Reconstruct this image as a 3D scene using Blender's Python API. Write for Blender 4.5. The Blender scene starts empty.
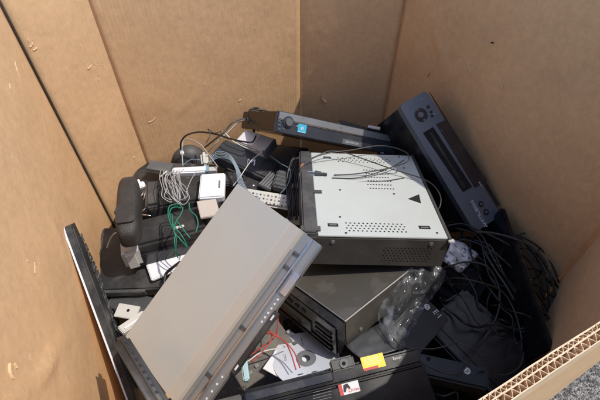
import bpy, bmesh, math, random
from mathutils import Vector, Matrix, Euler, noise
random.seed(7)
S = bpy.context.scene
COL = S.collection
R = math.radians

# ------------------------------------------------------------------ camera, sky, sun, exposure
CZ = 1.25
PITCH = R(41.6)
FL = 440.0
cd = bpy.data.cameras.new('camera'); cam = bpy.data.objects.new('camera', cd); COL.objects.link(cam)
cam.location = (0, 0, CZ); cam.rotation_euler = (PITCH, 0, 0)
cd.sensor_width = 36; cd.lens = FL / 600 * 36; cd.clip_start = 0.02; cd.clip_end = 200
S.camera = cam
SUN_EL, SUN_AZ = 62.0, -4.0          # azimuth measured from +X towards +Y
sdir = Vector((math.cos(R(SUN_EL)) * math.cos(R(SUN_AZ)), math.cos(R(SUN_EL)) * math.sin(R(SUN_AZ)), math.sin(R(SUN_EL))))
W = bpy.data.worlds.new("World"); S.world = W; W.use_nodes = True
nt = W.node_tree
sky = nt.nodes.new('ShaderNodeTexSky'); sky.sky_type = 'NISHITA'; sky.sun_disc = False
sky.sun_elevation = R(SUN_EL); sky.sun_rotation = math.atan2(sdir.x, sdir.y)
nt.links.new(sky.outputs[0], nt.nodes['Background'].inputs[0]); nt.nodes['Background'].inputs[1].default_value = 0.15
sl = bpy.data.lights.new('sun', 'SUN'); so = bpy.data.objects.new('sun', sl); COL.objects.link(so)
sl.energy = 2.0; sl.angle = R(0.5); sl.color = (1, .94, .85)
so.rotation_euler = (-sdir).to_track_quat('-Z', 'Y').to_euler()
S.view_settings.view_transform = 'Standard'; S.view_settings.look = 'None'
S.view_settings.exposure = 0.84; S.view_settings.gamma = 1
try:
    S.cycles.max_bounces = 12; S.cycles.diffuse_bounces = 8; S.cycles.transparent_max_bounces = 16
except Exception: pass

# ------------------------------------------------------------------ photo-ray helpers (to measure where things stand)
RC = Euler((PITCH, 0, 0)).to_matrix()
def ray(px, py): return RC @ Vector((px - 300, 200 - py, -FL))
def at(px, py, drop):
    d = ray(px, py); return Vector((0, 0, CZ)) + d * (drop / -d.z)

# ------------------------------------------------------------------ materials
def mat(name, col, rough=.45, hard=0, metal=0., dust=.12, dustcol=(.30, .27, .23), scale=60, bump=.05, var=.15, coat=0., fine=900, spec=.5, rvar=.15):
    m = bpy.data.materials.new(name); m.use_nodes = True
    t = m.node_tree; b = t.nodes['Principled BSDF']; L = t.links
    tc = t.nodes.new('ShaderNodeTexCoord')
    n1 = t.nodes.new('ShaderNodeTexNoise'); n1.inputs['Scale'].default_value = scale * .3; n1.inputs['Detail'].default_value = 6; n1.inputs['Roughness'].default_value = .65
    n2 = t.nodes.new('ShaderNodeTexNoise'); n2.inputs['Scale'].default_value = fine; n2.inputs['Detail'].default_value = 2
    L.new(tc.outputs['Object'], n1.inputs['Vector']); L.new(tc.outputs['Object'], n2.inputs['Vector'])
    r = t.nodes.new('ShaderNodeValToRGB'); r.color_ramp.elements[0].position = .45; r.color_ramp.elements[1].position = .75
    if hard: r.color_ramp.elements[0].position = .54; r.color_ramp.elements[1].position = .57
    r.color_ramp.elements[0].color = (0, 0, 0, 1); r.color_ramp.elements[1].color = (dust, dust, dust, 1)
    L.new(n1.outputs['Fac'], r.inputs['Fac'])
    c2 = tuple(max(0, c * (1 - var)) for c in col)
    m0 = t.nodes.new('ShaderNodeMixRGB'); m0.inputs[1].default_value = (*col, 1); m0.inputs[2].default_value = (*c2, 1)
    L.new(n2.outputs['Fac'], m0.inputs[0])
    m1 = t.nodes.new('ShaderNodeMixRGB'); m1.inputs[2].default_value = (*dustcol, 1)
    L.new(r.outputs[0], m1.inputs[0]); L.new(m0.outputs[0], m1.inputs[1]); L.new(m1.outputs[0], b.inputs['Base Color'])
    mr = t.nodes.new('ShaderNodeMapRange'); mr.inputs['From Min'].default_value = .3; mr.inputs['From Max'].default_value = .7
    mr.inputs['To Min'].default_value = max(.03, rough - rvar * .5); mr.inputs['To Max'].default_value = min(1, rough + rvar)
    L.new(n1.outputs['Fac'], mr.inputs['Value']); L.new(mr.outputs[0], b.inputs['Roughness'])
    b.inputs['Metallic'].default_value = metal; b.inputs['Coat Weight'].default_value = coat; b.inputs['Specular IOR Level'].default_value = spec
    bp = t.nodes.new('ShaderNodeBump'); bp.inputs['Strength'].default_value = bump; bp.inputs['Distance'].default_value = .002
    L.new(n2.outputs['Fac'], bp.inputs['Height']); L.new(bp.outputs[0], b.inputs['Normal'])
    return m

def cardboard(name, col, stretch_axis=2, bumps=.35):
    m = bpy.data.materials.new(name); m.use_nodes = True
    t = m.node_tree; b = t.nodes['Principled BSDF']; L = t.links
    tc = t.nodes.new('ShaderNodeTexCoord')
    def N(scale, det, vec=None, rough=.5):
        n = t.nodes.new('ShaderNodeTexNoise'); n.inputs['Scale'].default_value = scale; n.inputs['Detail'].default_value = det; n.inputs['Roughness'].default_value = rough
        L.new(vec or tc.outputs['Object'], n.inputs['Vector']); return n
    mp = t.nodes.new('ShaderNodeMapping'); mp.inputs['Scale'].default_value = (1, 1, .22); L.new(tc.outputs['Object'], mp.inputs['Vector'])
    big = N(4, 5, None, .6); mid = N(75, 5, None, .75); fib = N(260, 3, mp.outputs[0], .7); grain = N(900, 2)
    lin = N(120, 2, mp.outputs[0])
    r = t.nodes.new('ShaderNodeValToRGB')
    e = r.color_ramp.elements; e[0].position = .36; e[1].position = .64
    e[0].color = tuple(c * .86 for c in col) + (1,); e[1].color = tuple(min(1, c * 1.10) for c in col) + (1,)
    add = t.nodes.new('ShaderNodeMath'); add.operation = 'ADD'
    a1 = t.nodes.new('ShaderNodeMath'); a1.operation = 'MULTIPLY'; a1.inputs[1].default_value = .6
    L.new(mid.outputs['Fac'], a1.inputs[0])
    a2 = t.nodes.new('ShaderNodeMath'); a2.operation = 'MULTIPLY'; a2.inputs[1].default_value = .4
    L.new(big.outputs['Fac'], a2.inputs[0])
    L.new(a1.outputs[0], add.inputs[0]); L.new(a2.outputs[0], add.inputs[1])
    L.new(add.outputs[0], r.inputs['Fac'])
    # pale fibre flecks
    fr = t.nodes.new('ShaderNodeValToRGB'); fr.color_ramp.elements[0].position = .60; fr.color_ramp.elements[1].position = .80
    fr.color_ramp.elements[0].color = (0, 0, 0, 1); fr.color_ramp.elements[1].color = (.5, .5, .5, 1)
    L.new(fib.outputs['Fac'], fr.inputs['Fac'])
    mx = t.nodes.new('ShaderNodeMixRGB'); mx.inputs[2].default_value = (min(1, col[0] * 1.35), min(1, col[1] * 1.4), min(1, col[2] * 1.5), 1)
    L.new(fr.outputs[0], mx.inputs[0]); L.new(r.outputs[0], mx.inputs[1])
    # scuffs: thin warped scratches where the liner tore
    vo = t.nodes.new('ShaderNodeTexVoronoi'); vo.feature = 'DISTANCE_TO_EDGE'; vo.inputs['Scale'].default_value = 3.1
    wm = t.nodes.new('ShaderNodeVectorMath'); wm.operation = 'ADD'
    wn = N(6, 3); wsc = t.nodes.new('ShaderNodeVectorMath'); wsc.operation = 'SCALE'; wsc.inputs['Scale'].default_value = .35
    L.new(wn.outputs['Color'], wsc.inputs[0]); L.new(tc.outputs['Object'], wm.inputs[0]); L.new(wsc.outputs[0], wm.inputs[1]); L.new(wm.outputs[0], vo.inputs['Vector'])
    sr = t.nodes.new('ShaderNodeMapRange'); sr.inputs['From Min'].default_value = 0; sr.inputs['From Max'].default_value = .011; sr.inputs['To Min'].default_value = 1; sr.inputs['To Max'].default_value = 0
    L.new(vo.outputs['Distance'], sr.inputs['Value'])
    gate = N(7, 1); gr = t.nodes.new('ShaderNodeMapRange'); gr.inputs['From Min'].default_value = .62; gr.inputs['From Max'].default_value = .72
    L.new(gate.outputs['Fac'], gr.inputs['Value'])
    sm = t.nodes.new('ShaderNodeMath'); sm.operation = 'MULTIPLY'; L.new(sr.outputs[0], sm.inputs[0]); L.new(gr.outputs[0], sm.inputs[1])
    sm2 = t.nodes.new('ShaderNodeMath'); sm2.operation = 'MULTIPLY'; sm2.inputs[1].default_value = .12; L.new(sm.outputs[0], sm2.inputs[0])
    m3 = t.nodes.new('ShaderNodeMixRGB'); m3.inputs[2].default_value = (.72, .58, .40, 1)
    tn = N(17, 4, None, .65); tr_ = t.nodes.new('ShaderNodeMapRange'); tr_.inputs['From Min'].default_value = .70; tr_.inputs['From Max'].default_value = .73; tr_.inputs['To Max'].default_value = .55
    L.new(tn.outputs['Fac'], tr_.inputs['Value'])
    mt = t.nodes.new('ShaderNodeMixRGB'); mt.inputs[2].default_value = (.74, .58, .40, 1); L.new(tr_.outputs[0], mt.inputs[0]); L.new(mx.outputs[0], mt.inputs[1])
    st = N(2.3, 5, None, .6); sr_ = t.nodes.new('ShaderNodeMapRange'); sr_.inputs['From Min'].default_value = .52; sr_.inputs['From Max'].default_value = .70; sr_.inputs['To Max'].default_value = .35
    L.new(st.outputs['Fac'], sr_.inputs['Value'])
    ms = t.nodes.new('ShaderNodeMixRGB'); ms.inputs[2].default_value = (col[0] * .62, col[1] * .58, col[2] * .55, 1); L.new(sr_.outputs[0], ms.inputs[0]); L.new(mt.outputs[0], ms.inputs[1])
    L.new(sm2.outputs[0], m3.inputs[0]); L.new(ms.outputs[0], m3.inputs[1]); L.new(m3.outputs[0], b.inputs['Base Color'])
    b.inputs['Roughness'].default_value = .72; b.inputs['Specular IOR Level'].default_value = .28
    b1 = t.nodes.new('ShaderNodeBump'); b1.inputs['Strength'].default_value = bumps; b1.inputs['Distance'].default_value = .0015
    s1 = t.nodes.new('ShaderNodeMath'); s1.operation = 'MULTIPLY_ADD'; s1.inputs[1].default_value = .6
    L.new(mid.outputs['Fac'], s1.inputs[0]); L.new(lin.outputs['Fac'], s1.inputs[2])
    s2 = t.nodes.new('ShaderNodeMath'); s2.operation = 'MULTIPLY_ADD'; s2.inputs[1].default_value = .4
    L.new(sm.outputs[0], s2.inputs[0]); L.new(s1.outputs[0], s2.inputs[2])
    L.new(s2.outputs[0], b1.inputs['Height'])
    sx_ = t.nodes.new('ShaderNodeSeparateXYZ'); L.new(tc.outputs['UV'], sx_.inputs[0])
    fl = t.nodes.new('ShaderNodeMath'); fl.operation = 'MULTIPLY'; fl.inputs[1].default_value = 2 * math.pi / .0078; L.new(sx_.outputs['X'], fl.inputs[0])
    fs_ = t.nodes.new('ShaderNodeMath'); fs_.operation = 'SINE'; L.new(fl.outputs[0], fs_.inputs[0])
    fg = N(5, 2); fm = t.nodes.new('ShaderNodeMapRange'); fm.inputs['From Min'].default_value = .45; fm.inputs['From Max'].default_value = .7; fm.inputs['To Max'].default_value = .5; fm.inputs['To Min'].default_value = .05
    L.new(fg.outputs['Fac'], fm.inputs['Value'])
    f2 = t.nodes.new('ShaderNodeMath'); f2.operation = 'MULTIPLY'; L.new(fs_.outputs[0], f2.inputs[0]); L.new(fm.outputs[0], f2.inputs[1])
    b3 = t.nodes.new('ShaderNodeBump'); b3.inputs['Strength'].default_value = .35; b3.inputs['Distance'].default_value = .0006
    L.new(f2.outputs[0], b3.inputs['Height']); L.new(b3.outputs[0], b1.inputs['Normal'])
    b2 = t.nodes.new('ShaderNodeBump'); b2.inputs['Strength'].default_value = .10; b2.inputs['Distance'].default_value = .03
    L.new(N(9, 3).outputs['Fac'], b2.inputs['Height']); L.new(b1.outputs[0], b2.inputs['Normal'])
    L.new(b2.outputs[0], b.inputs['Normal'])
    return m

def flat(name, col, rough=.6, metal=0.):
    m = bpy.data.materials.new(name); m.use_nodes = True; b = m.node_tree.nodes['Principled BSDF']
    t = m.node_tree; n = t.nodes.new('ShaderNodeTexNoise'); n.inputs['Scale'].default_value = 150
    x = t.nodes.new('ShaderNodeMixRGB'); x.inputs[1].default_value = (*col, 1); x.inputs[2].default_value = (*[c * .85 for c in col], 1)
    t.links.new(n.outputs['Fac'], x.inputs[0]); t.links.new(x.outputs[0], b.inputs['Base Color'])
    b.inputs['Roughness'].default_value = rough; b.inputs['Metallic'].default_value = metal
    return m

M = {
 'card': cardboard('kraft_cardboard', (.67, .415, .215)),
 'cardedge': cardboard('kraft_flute', (.70, .50, .31), bumps=.1),
 'black': mat('black_plastic', (.024, .025, .027), .42, dust=.22),
 'jet': mat('jet_black_plastic', (.006, .006, .008), .26, spec=.3, dust=.05, bump=.03),
 'blackgloss': mat('black_gloss', (.012, .012, .014), .18, dust=.12, coat=.3),
 'navy': mat('navy_black_plastic', (.010, .014, .021), .42, spec=.35, dust=.05, bump=.12),
 'darkgrey': mat('dark_grey_plastic', (.060, .060, .061), .5, dust=.22, bump=.15),
 'midgrey': mat('mid_grey_plastic', (.10, .105, .11), .5, dust=.2),
 'leather': mat('brown_grey_pebbled', (.034, .031, .028), .5, dust=.12, bump=.6, fine=500),
 'mesh': mat('black_speaker_cloth', (.035, .034, .034), .85, dust=.22, bump=.9, fine=700, spec=.25),
 'slate': mat('slate_metal', (.062, .060, .055), .42, metal=.0, dust=.16, bump=.08),
 'olive': mat('olive_grey_metal', (.098, .090, .077), .34, 1, metal=.25, dust=.13, dustcol=(.26, .24, .20), scale=60, bump=.05),
 'white_metal': mat('pale_painted_metal', (.50, .525, .49), .40, dust=.55, dustcol=(.40, .40, .36), scale=22, bump=.03, var=.05),
 'champagne': mat('champagne_painted_metal', (.45, .445, .405), .36, metal=.15, dust=.35, dustcol=(.38, .36, .31), scale=26, bump=.05, var=.05, rvar=.22),
 'champ_edge': mat('champagne_folded_edge', (.46, .42, .36), .32, metal=.2, dust=.15, bump=.03, var=.05),
 'steel': mat('zinc_steel', (.34, .345, .345), .36, metal=.55, dust=.25, scale=80, bump=.08),
 'chrome': mat('bright_steel', (.75, .76, .77), .18, metal=1, dust=.05),
 'silverplastic': mat('silver_plastic', (.58, .56, .53), .38, metal=.15, dust=.1),
 'vcrblue': mat('blue_grey_fascia', (.115, .135, .165), .38, metal=.2, dust=.10, bump=.05),
 'vcrdark': mat('dark_smoked_window', (.014, .014, .018), .15, dust=.05, coat=.3),
 'vcrside': mat('black_top_cover', (.015, .017, .02), .30, metal=.1, dust=.12),
 'fascia': mat('dark_blue_grey_fascia', (.045, .052, .064), .32, metal=.2, dust=.10),
 'fasciasilver': mat('silver_fascia_strip', (.26, .27, .28), .38, metal=.4, dust=.1),
 'bronze': mat('dark_bronze_metal', (.045, .038, .03), .22, metal=.6, dust=.1),
 'white': mat('white_plastic', (.74, .75, .76), .42, dust=.10, var=.04, bump=.02),
 'cream': mat('cream_plastic', (.58, .56, .50), .5, dust=.2, var=.06),
 'beigecard': mat('beige_card', (.48, .42, .36), .6, dust=.1, var=.05),
 'cablack': mat('black_cable_rubber', (.012, .012, .013), .38, dust=.12),
 'cabgrey': mat('grey_cable_vinyl', (.36, .36, .35), .45, dust=.1),
 'cabdark': mat('dark_grey_cable_vinyl', (.04, .04, .04), .4, dust=.1),
 'cabblue': mat('pale_blue_cable_vinyl', (.20, .33, .42), .42, dust=.1),
 'cabgreen': mat('green_cable_vinyl', (.012, .19, .12), .4, dust=.05),
 'cabred': mat('red_cable_vinyl', (.42, .035, .03), .4, dust=.05),
 'cabwhite': mat('white_cable_vinyl', (.62, .60, .56), .45, dust=.1),
 'copper': mat('orange_brown_tie', (.42, .16, .05), .5),
 'cyan': flat('cyan_sticker', (.05, .42, .60), .45),
 'yellow': flat('yellow_label', (.85, .66, .03), .5),
 'red': flat('red_print', (.50, .03, .03), .5),
 'ink': flat('dark_print', (.012, .012, .012), .6),
 'whiteprint': flat('white_print', (.62, .65, .70), .5),
 'whitesticker': flat('white_sticker', (.70, .70, .70), .45),
 'pcb': mat('grey_brown_board', (.12, .11, .095), .55, dust=.4, scale=160, dustcol=(.3, .27, .2)),
 'torn': mat('torn_inner_paper', (.74, .52, .30), .8, dust=.1, bump=.3),
 'seam': mat('gap_shade_and_dark_spot', (.045, .026, .014), .6, dust=.15),  # painted shade of the left wall gap, also the colour of one dark spot
 'hole': flat('hole_black', (.004, .004, .004), .9),
 'greyprint': flat('grey_print', (.16, .16, .16), .6),
 'paleblue': flat('pale_blue_connector', (.45, .62, .66), .4),
}
def m_disc():
    m = bpy.data.materials.new('optical_disc'); m.use_nodes = True; b = m.node_tree.nodes['Principled BSDF']
    b.inputs['Base Color'].default_value = (.74, .78, .84, 1); b.inputs['Metallic'].default_value = .35; b.inputs['Roughness'].default_value = .30
    b.inputs['Anisotropic'].default_value = .6; b.inputs['Coat Weight'].default_value = .4
    return m
M['disc'] = m_disc()
def m_clear():
    m = bpy.data.materials.new('clear_plastic_film'); m.use_nodes = True; t = m.node_tree; L = t.links
    for n in list(t.nodes): t.nodes.remove(n)
    o = t.nodes.new('ShaderNodeOutputMaterial'); tr = t.nodes.new('ShaderNodeBsdfTransparent'); tr.inputs[0].default_value = (.97, .975, .98, 1)
    g = t.nodes.new('ShaderNodeBsdfPrincipled'); g.inputs['Base Color'].default_value = (.30, .31, .32, 1); g.inputs['Roughness'].default_value = .07; g.inputs['Specular IOR Level'].default_value = 1
    tc = t.nodes.new('ShaderNodeTexCoord'); n = t.nodes.new('ShaderNodeTexNoise'); n.inputs['Scale'].default_value = 40; n.inputs['Detail'].default_value = 3
    L.new(tc.outputs['Object'], n.inputs['Vector'])
    bp = t.nodes.new('ShaderNodeBump'); bp.inputs['Strength'].default_value = .8; bp.inputs['Distance'].default_value = .01; L.new(n.outputs['Fac'], bp.inputs['Height']); L.new(bp.outputs[0], g.inputs['Normal'])
    n3 = t.nodes.new('ShaderNodeTexNoise'); n3.inputs['Scale'].default_value = 26; n3.inputs['Detail'].default_value = 4; n3.inputs['Distortion'].default_value = 1.2
    L.new(tc.outputs['Object'], n3.inputs['Vector'])
    ad = t.nodes.new('ShaderNodeMapRange'); ad.inputs['From Min'].default_value = .5; ad.inputs['From Max'].default_value = .72; ad.inputs['To Min'].default_value = .06; ad.inputs['To Max'].default_value = .42
    L.new(n3.outputs['Fac'], ad.inputs['Value'])
    mx = t.nodes.new('ShaderNodeMixShader'); L.new(ad.outputs[0], mx.inputs[0]); L.new(tr.outputs[0], mx.inputs[1]); L.new(g.outputs[0], mx.inputs[2]); L.new(mx.outputs[0], o.inputs[0])
    return m
M['clear'] = m_clear()
M['foil'] = mat('pale_shiny_film', (.60, .64, .72), .2, 1, metal=.2, dust=.9, dustcol=(.04, .05, .08), scale=330, bump=.2)

def asphalt():
    m = bpy.data.materials.new('asphalt_aggregate'); m.use_nodes = True; t = m.node_tree; b = t.nodes['Principled BSDF']; L = t.links
    tc = t.nodes.new('ShaderNodeTexCoord')
    v = t.nodes.new('ShaderNodeTexVoronoi'); v.inputs['Scale'].default_value = 210; L.new(tc.outputs['Object'], v.inputs['Vector'])
    n = t.nodes.new('ShaderNodeTexNoise'); n.inputs['Scale'].default_value = 240; n.inputs['Detail'].default_value = 3; L.new(tc.outputs['Object'], n.inputs['Vector'])
    sep = t.nodes.new('ShaderNodeSeparateColor'); L.new(v.outputs['Color'], sep.inputs[0])
    r = t.nodes.new('ShaderNodeValToRGB'); L.new(sep.outputs[0], r.inputs['Fac'])
    e = r.color_ramp.elements; e[0].color = (.035, .033, .030, 1); e[1].color = (.34, .30, .26, 1); e[1].position = .95
    k = r.color_ramp.elements.new(.5); k.color = (.13, .12, .105, 1)
    L.new(r.outputs[0], b.inputs['Base Color']); b.inputs['Roughness'].default_value = .85
    bp = t.nodes.new('ShaderNodeBump'); bp.inputs['Strength'].default_value = 1; bp.inputs['Distance'].default_value = .006; bp.invert = True
    L.new(v.outputs['Distance'], bp.inputs['Height']); L.new(bp.outputs[0], b.inputs['Normal'])
    return m
M['asphalt'] = asphalt()

# ------------------------------------------------------------------ mesh helpers
def build(name, bm, m, parent=None, smooth=False):
    me = bpy.data.meshes.new(name)
    bmesh.ops.recalc_face_normals(bm, faces=bm.faces)
    bm.to_mesh(me); bm.free()
    if smooth: me.shade_smooth()
    o = bpy.data.objects.new(name, me); COL.objects.link(o)
    for x in (m if isinstance(m, (list, tuple)) else [m]): me.materials.append(x)
    if parent: o.parent = parent
    return o
def tagit(o, label, cat, group=None, kind=None):
    if label: o['label'] = label
    if cat: o['category'] = cat
    if group: o['group'] = group
    if kind: o['kind'] = kind
    return o
def thing(name, label, cat, loc, rot=(0, 0, 0), group=None):
    o = bpy.data.objects.new(name, None); COL.objects.link(o); o.empty_display_size = .03
    o.location = loc; o.rotation_euler = tuple(R(a) for a in rot)
    o['_m'] = 0; del o['_m']
    return tagit(o, label, cat, group)
def mtx(o): return Matrix.LocRotScale(o.location, o.rotation_euler, None)
def on(o, px, py, val, axis=2):
    """local point where the photo ray meets the plane local[axis]==val of thing o"""
    mi = mtx(o).inverted(); a = mi @ Vector((0, 0, CZ)); d = mi.to_3x3() @ ray(px, py)
    return a + d * ((val - a[axis]) / d[axis])
def add_box(bm, lo, hi, bev=0., seg=2):
    g = bmesh.ops.create_cube(bm, size=1)
    vs = g['verts']
    for v in vs: v.co = Vector([lo[i] + (v.co[i] + .5) * (hi[i] - lo[i]) for i in range(3)])
    if bev > 0:
        es = list({e for v in vs for e in v.link_edges})
        bmesh.ops.bevel(bm, geom=es, offset=bev, segments=seg, affect='EDGES', clamp_overlap=True)
def bx(parent, name, lo, hi, m, bev=.0015, seg=2):
    bm = bmesh.new(); add_box(bm, lo, hi, bev, seg); return build(name, bm, m, parent, smooth=False)
def tube(bm, pts, r, seg=8):
    pts = [Vector(p) for p in pts]; rings = []
    t0 = (pts[1] - pts[0]).normalized(); up = t0.orthogonal().normalized()
    for i, p in enumerate(pts):
        t = (pts[min(i + 1, len(pts) - 1)] - pts[max(i - 1, 0)]).normalized()
        up = (up - t * up.dot(t));
        up = up.normalized() if up.length > 1e-6 else t.orthogonal().normalized()
        s = t.cross(up)
        rings.append([bm.verts.new(p + (up * math.cos(a) + s * math.sin(a)) * r) for a in [2 * math.pi * k / seg for k in range(seg)]])
    for a, b in zip(rings, rings[1:]):
        for k in range(seg): bm.faces.new((a[k], a[(k + 1) % seg], b[(k + 1) % seg], b[k]))
    bm.faces.new(rings[0][::-1]); bm.faces.new(rings[-1])
def spline(pts, n=8):
    pts = [Vector(p) for p in pts]; out = []
    P_ = [pts[0] * 2 - pts[1]] + pts + [pts[-1] * 2 - pts[-2]]
    for i in range(1, len(P_) - 2):
        a, b, c, d = P_[i - 1:i + 3]
        for k in range(n):
            t = k / n
            out.append(.5 * ((2 * b) + (c - a) * t + (2 * a - 5 * b + 4 * c - d) * t * t + (3 * b - a - 3 * c + d) * t ** 3))
    out.append(pts[-1]); return out
def cyl(bm, c, ax, r, h, seg=24, r2=None):
    ax = Vector(ax).normalized(); u = ax.orthogonal().normalized(); w = ax.cross(u); c = Vector(c)
    r2 = r if r2 is None else r2
    a = [bm.verts.new(c + (u * math.cos(t) + w * math.sin(t)) * r) for t in [2 * math.pi * k / seg for k in range(seg)]]
    b = [bm.verts.new(c + ax * h + (u * math.cos(t) + w * math.sin(t)) * r2) for t in [2 * math.pi * k / seg for k in range(seg)]]
    for k in range(seg): bm.faces.new((a[k], a[(k + 1) % seg], b[(k + 1) % seg], b[k]))
    bm.faces.new(a[::-1]); bm.faces.new(b)
def prism(bm, poly, z0, z1, fn=None):
    fn = fn or (lambda x, y, z: (x, y, z))
    a = [bm.verts.new(fn(x, y, z0)) for x, y in poly]; b = [bm.verts.new(fn(x, y, z1)) for x, y in poly]
    n = len(poly)
    for k in range(n): bm.faces.new((a[k], a[(k + 1) % n], b[(k + 1) % n], b[k]))
    bm.faces.new(a[::-1]); bm.faces.new(b)
def rrect(w, h, r, seg=6, cx=0, cy=0):
    o = []
    for (sx, sy, a0) in ((1, 1, 0), (-1, 1, 90), (-1, -1, 180), (1, -1, 270)):
        for k in range(seg + 1):
            a = R(a0 + 90 * k / seg); o.append((cx + sx * (w / 2 - r) + r * math.cos(a), cy + sy * (h / 2 - r) + r * math.sin(a)))
    return o
def lettering(name, text, size, m, parent, origin, xdir, ydir, extrude=.0002, align='CENTER'):
    cu = bpy.data.curves.new(name, 'FONT'); cu.body = text; cu.size = size; cu.extrude = extrude; cu.align_x = align; cu.align_y = 'CENTER'
    to = bpy.data.objects.new(name + '_tmp', cu); COL.objects.link(to)
    bpy.context.view_layer.update()
    me = bpy.data.meshes.new_from_object(to); bpy.data.objects.remove(to)
    x = Vector(xdir).normalized(); y = Vector(ydir); y = (y - x * y.dot(x)).normalized(); z = x.cross(y)
    mm = Matrix((x, y, z)).transposed().to_4x4(); mm.translation = Vector(origin)
    me.transform(mm); me.materials.clear(); me.materials.append(m); me.name = name
    o = bpy.data.objects.new(name, me); COL.objects.link(o); o.parent = parent
    return o
NCAB = 0
def cable(label, pts, r, m, group=None, name='cable', n=8, jitter=0., cat='cable'):
    P3 = [at(*p) if len(p) == 3 and p[2] > 0 and p[0] > 2 else Vector(p) for p in pts]
    if jitter: P3 = [p + Vector([random.uniform(-jitter, jitter) for _ in range(3)]) for p in P3]
    base = P3[0].copy()
    bm = bmesh.new(); tube(bm, [p - base for p in spline(P3, n)], r, 7)
    o = build(name, bm, m, None, True); o.location = base
    return tagit(o, label, cat, group)

# ------------------------------------------------------------------ ground
bm = bmesh.new(); bmesh.ops.create_grid(bm, x_segments=2, y_segments=2, size=60)
tagit(build('ground', bm, M['asphalt']), None, None, kind='structure')

# ------------------------------------------------------------------ the cardboard bulk box
RIM = 1.0; FLOOR = .03
box = thing('cardboard_box', 'tall open corrugated cardboard bulk box holding the heap of discarded electronics', 'box', (0.1, .45, 0.005))
BO = Vector(box.location)
def panel(p0, p1, z0, z1, th=.008, amp=.004, seed=0, creases=(), name='wall_panel', res=.012, out=None, bow=0.):
    """solid corrugated sheet between plan points p0 and p1; the inside face lies on the line, thickness grows outwards"""
    p0 = Vector((*p0, 0)); p1 = Vector((*p1, 0)); d = p1 - p0; L = d.length; x = d / L
    n = Vector((x.y, -x.x, 0)); cen = Vector((.1, .45, 0))
    if (cen - p0).dot(n) < 0: n = -n          # n points inwards
    nx = max(2, int(L / res)); nz = max(2, int((z1 - z0) / res))
    bm = bmesh.new(); A = []; B = []; uvl = bm.loops.layers.uv.new('UVMap')
    for j in range(nz + 1):
        ra = []; rb = []
        for i in range(nx + 1):
            s = L * i / nx; z = z0 + (z1 - z0) * j / nz
            w = noise.noise(Vector((s * 3 + seed * 7, z * 2.2, seed))) * amp + noise.noise(Vector((s * 11 + seed, z * 7, seed + 3))) * amp * .30
            w *= min(1, s / .04, (L - s) / .04)
            w += bow * math.sin(math.pi * s / L) * math.sin(math.pi * min(1, max(0, (z - z0) / (z1 - z0))))
            for (s0, t0, s1, t1, wd, dp) in creases:   # crease lines in panel coords
                dx, dz = s1 - s0, t1 - t0; l2 = dx * dx + dz * dz
                t = max(0, min(1, ((s - s0) * dx + (z - t0) * dz) / l2)); dd = math.hypot(s - s0 - dx * t, z - t0 - dz * t)
                w += dp * math.exp(-(dd / wd) ** 2) * (math.sin(math.pi * min(1, max(0, t * .9 + .05))) if abs(dx) > .02 else 1)
            q = p0 + x * s + Vector((0, 0, z)) + n * w - BO
            ra.append(bm.verts.new(q)); rb.append(bm.verts.new(q - n * th))
        A.append(ra); B.append(rb)
    for j in range(nz):
        for i in range(nx):
            bm.faces.new((A[j][i], A[j][i + 1], A[j + 1][i + 1], A[j + 1][i])); bm.faces.new((B[j][i], B[j + 1][i], B[j + 1][i + 1], B[j][i + 1]))
    for j in range(nz):
        bm.faces.new((A[j][0], A[j + 1][0], B[j + 1][0], B[j][0])); bm.faces.new((A[j][nx], B[j][nx], B[j + 1][nx], A[j + 1][nx]))
    for i in range(nx):
        bm.faces.new((A[0][i], B[0][i], B[0][i + 1], A[0][i + 1])); bm.faces.new((A[nz][i], A[nz][i + 1], B[nz][i + 1], B[nz][i]))
    for f in bm.faces:
        for lo in f.loops:
            q = lo.vert.co + BO - p0; lo[uvl].uv = (q.dot(x) + seed * 3.1, q.z)
    return build(name, bm, M['card'], box, True)
def fluted_rim(p0, p1, z0, z1, name='rim_edge', total=.0085):
    """top of a corrugated wall: three liners with two rows of flutes, ends open"""
    p0 = Vector((*p0, 0)); p1 = Vector((*p1, 0)); d = p1 - p0; L = d.length; x = d / L
    n = Vector((x.y, -x.x, 0)); cen = Vector((.1, .45, 0))
    if (cen - p0).dot(n) < 0: n = -n
    bm = bmesh.new()
    def wob(s, k=0): return (noise.noise(Vector((s * 9, 2.2, k))) * .0010 + noise.noise(Vector((s * 60, 1.2, k))) * .00035)
    def ribbon(f, th, step):
        N = int(L / step); prev = None
        for i in range(N + 1):
            s = L * i / N; a = f(s); zt = z1 + noise.noise(Vector((s * 70, a * 900, 5))) * .0012
            q = p0 + x * s - n * a - BO
            cur = [bm.verts.new(q + Vector((0, 0, z0))), bm.verts.new(q + Vector((0, 0, zt))), bm.verts.new(q - n * th + Vector((0, 0, zt))), bm.verts.new(q - n * th + Vector((0, 0, z0)))]
            if prev:
                for k in range(3): bm.faces.new((prev[k], prev[k + 1], cur[k + 1], cur[k]))
            prev = cur
    t1 = total * .40; t2 = total * .96
    ribbon(lambda s: wob(s), .0009, .004); ribbon(lambda s: t1 + wob(s, 1), .0008, .004); ribbon(lambda s: t2 + wob(s, 2), .0006, .004)
    def zig(period, a, b, k):
        def f(s):
            ph = (s / period + noise.noise(Vector((s * 25, k, 0))) * .6) % 1; tri = 1 - abs(ph * 2 - 1); tri = tri * tri * (3 - 2 * tri)
            cr = .5 + (tri - .5) * (1 - .45 * abs(noise.noise(Vector((s * 60, k, 4)))))
            return a + (b - a) * cr + wob(s, k) * .6
        return f
    ribbon(zig(.0042, .0005, t1 - .0002, 1), .0006, .0006); ribbon(zig(.0056, t1 + .0005, t2 - .0002, 2), .0006, .0006)
    return build(name, bm, M['cardedge'], box, False)
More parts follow.
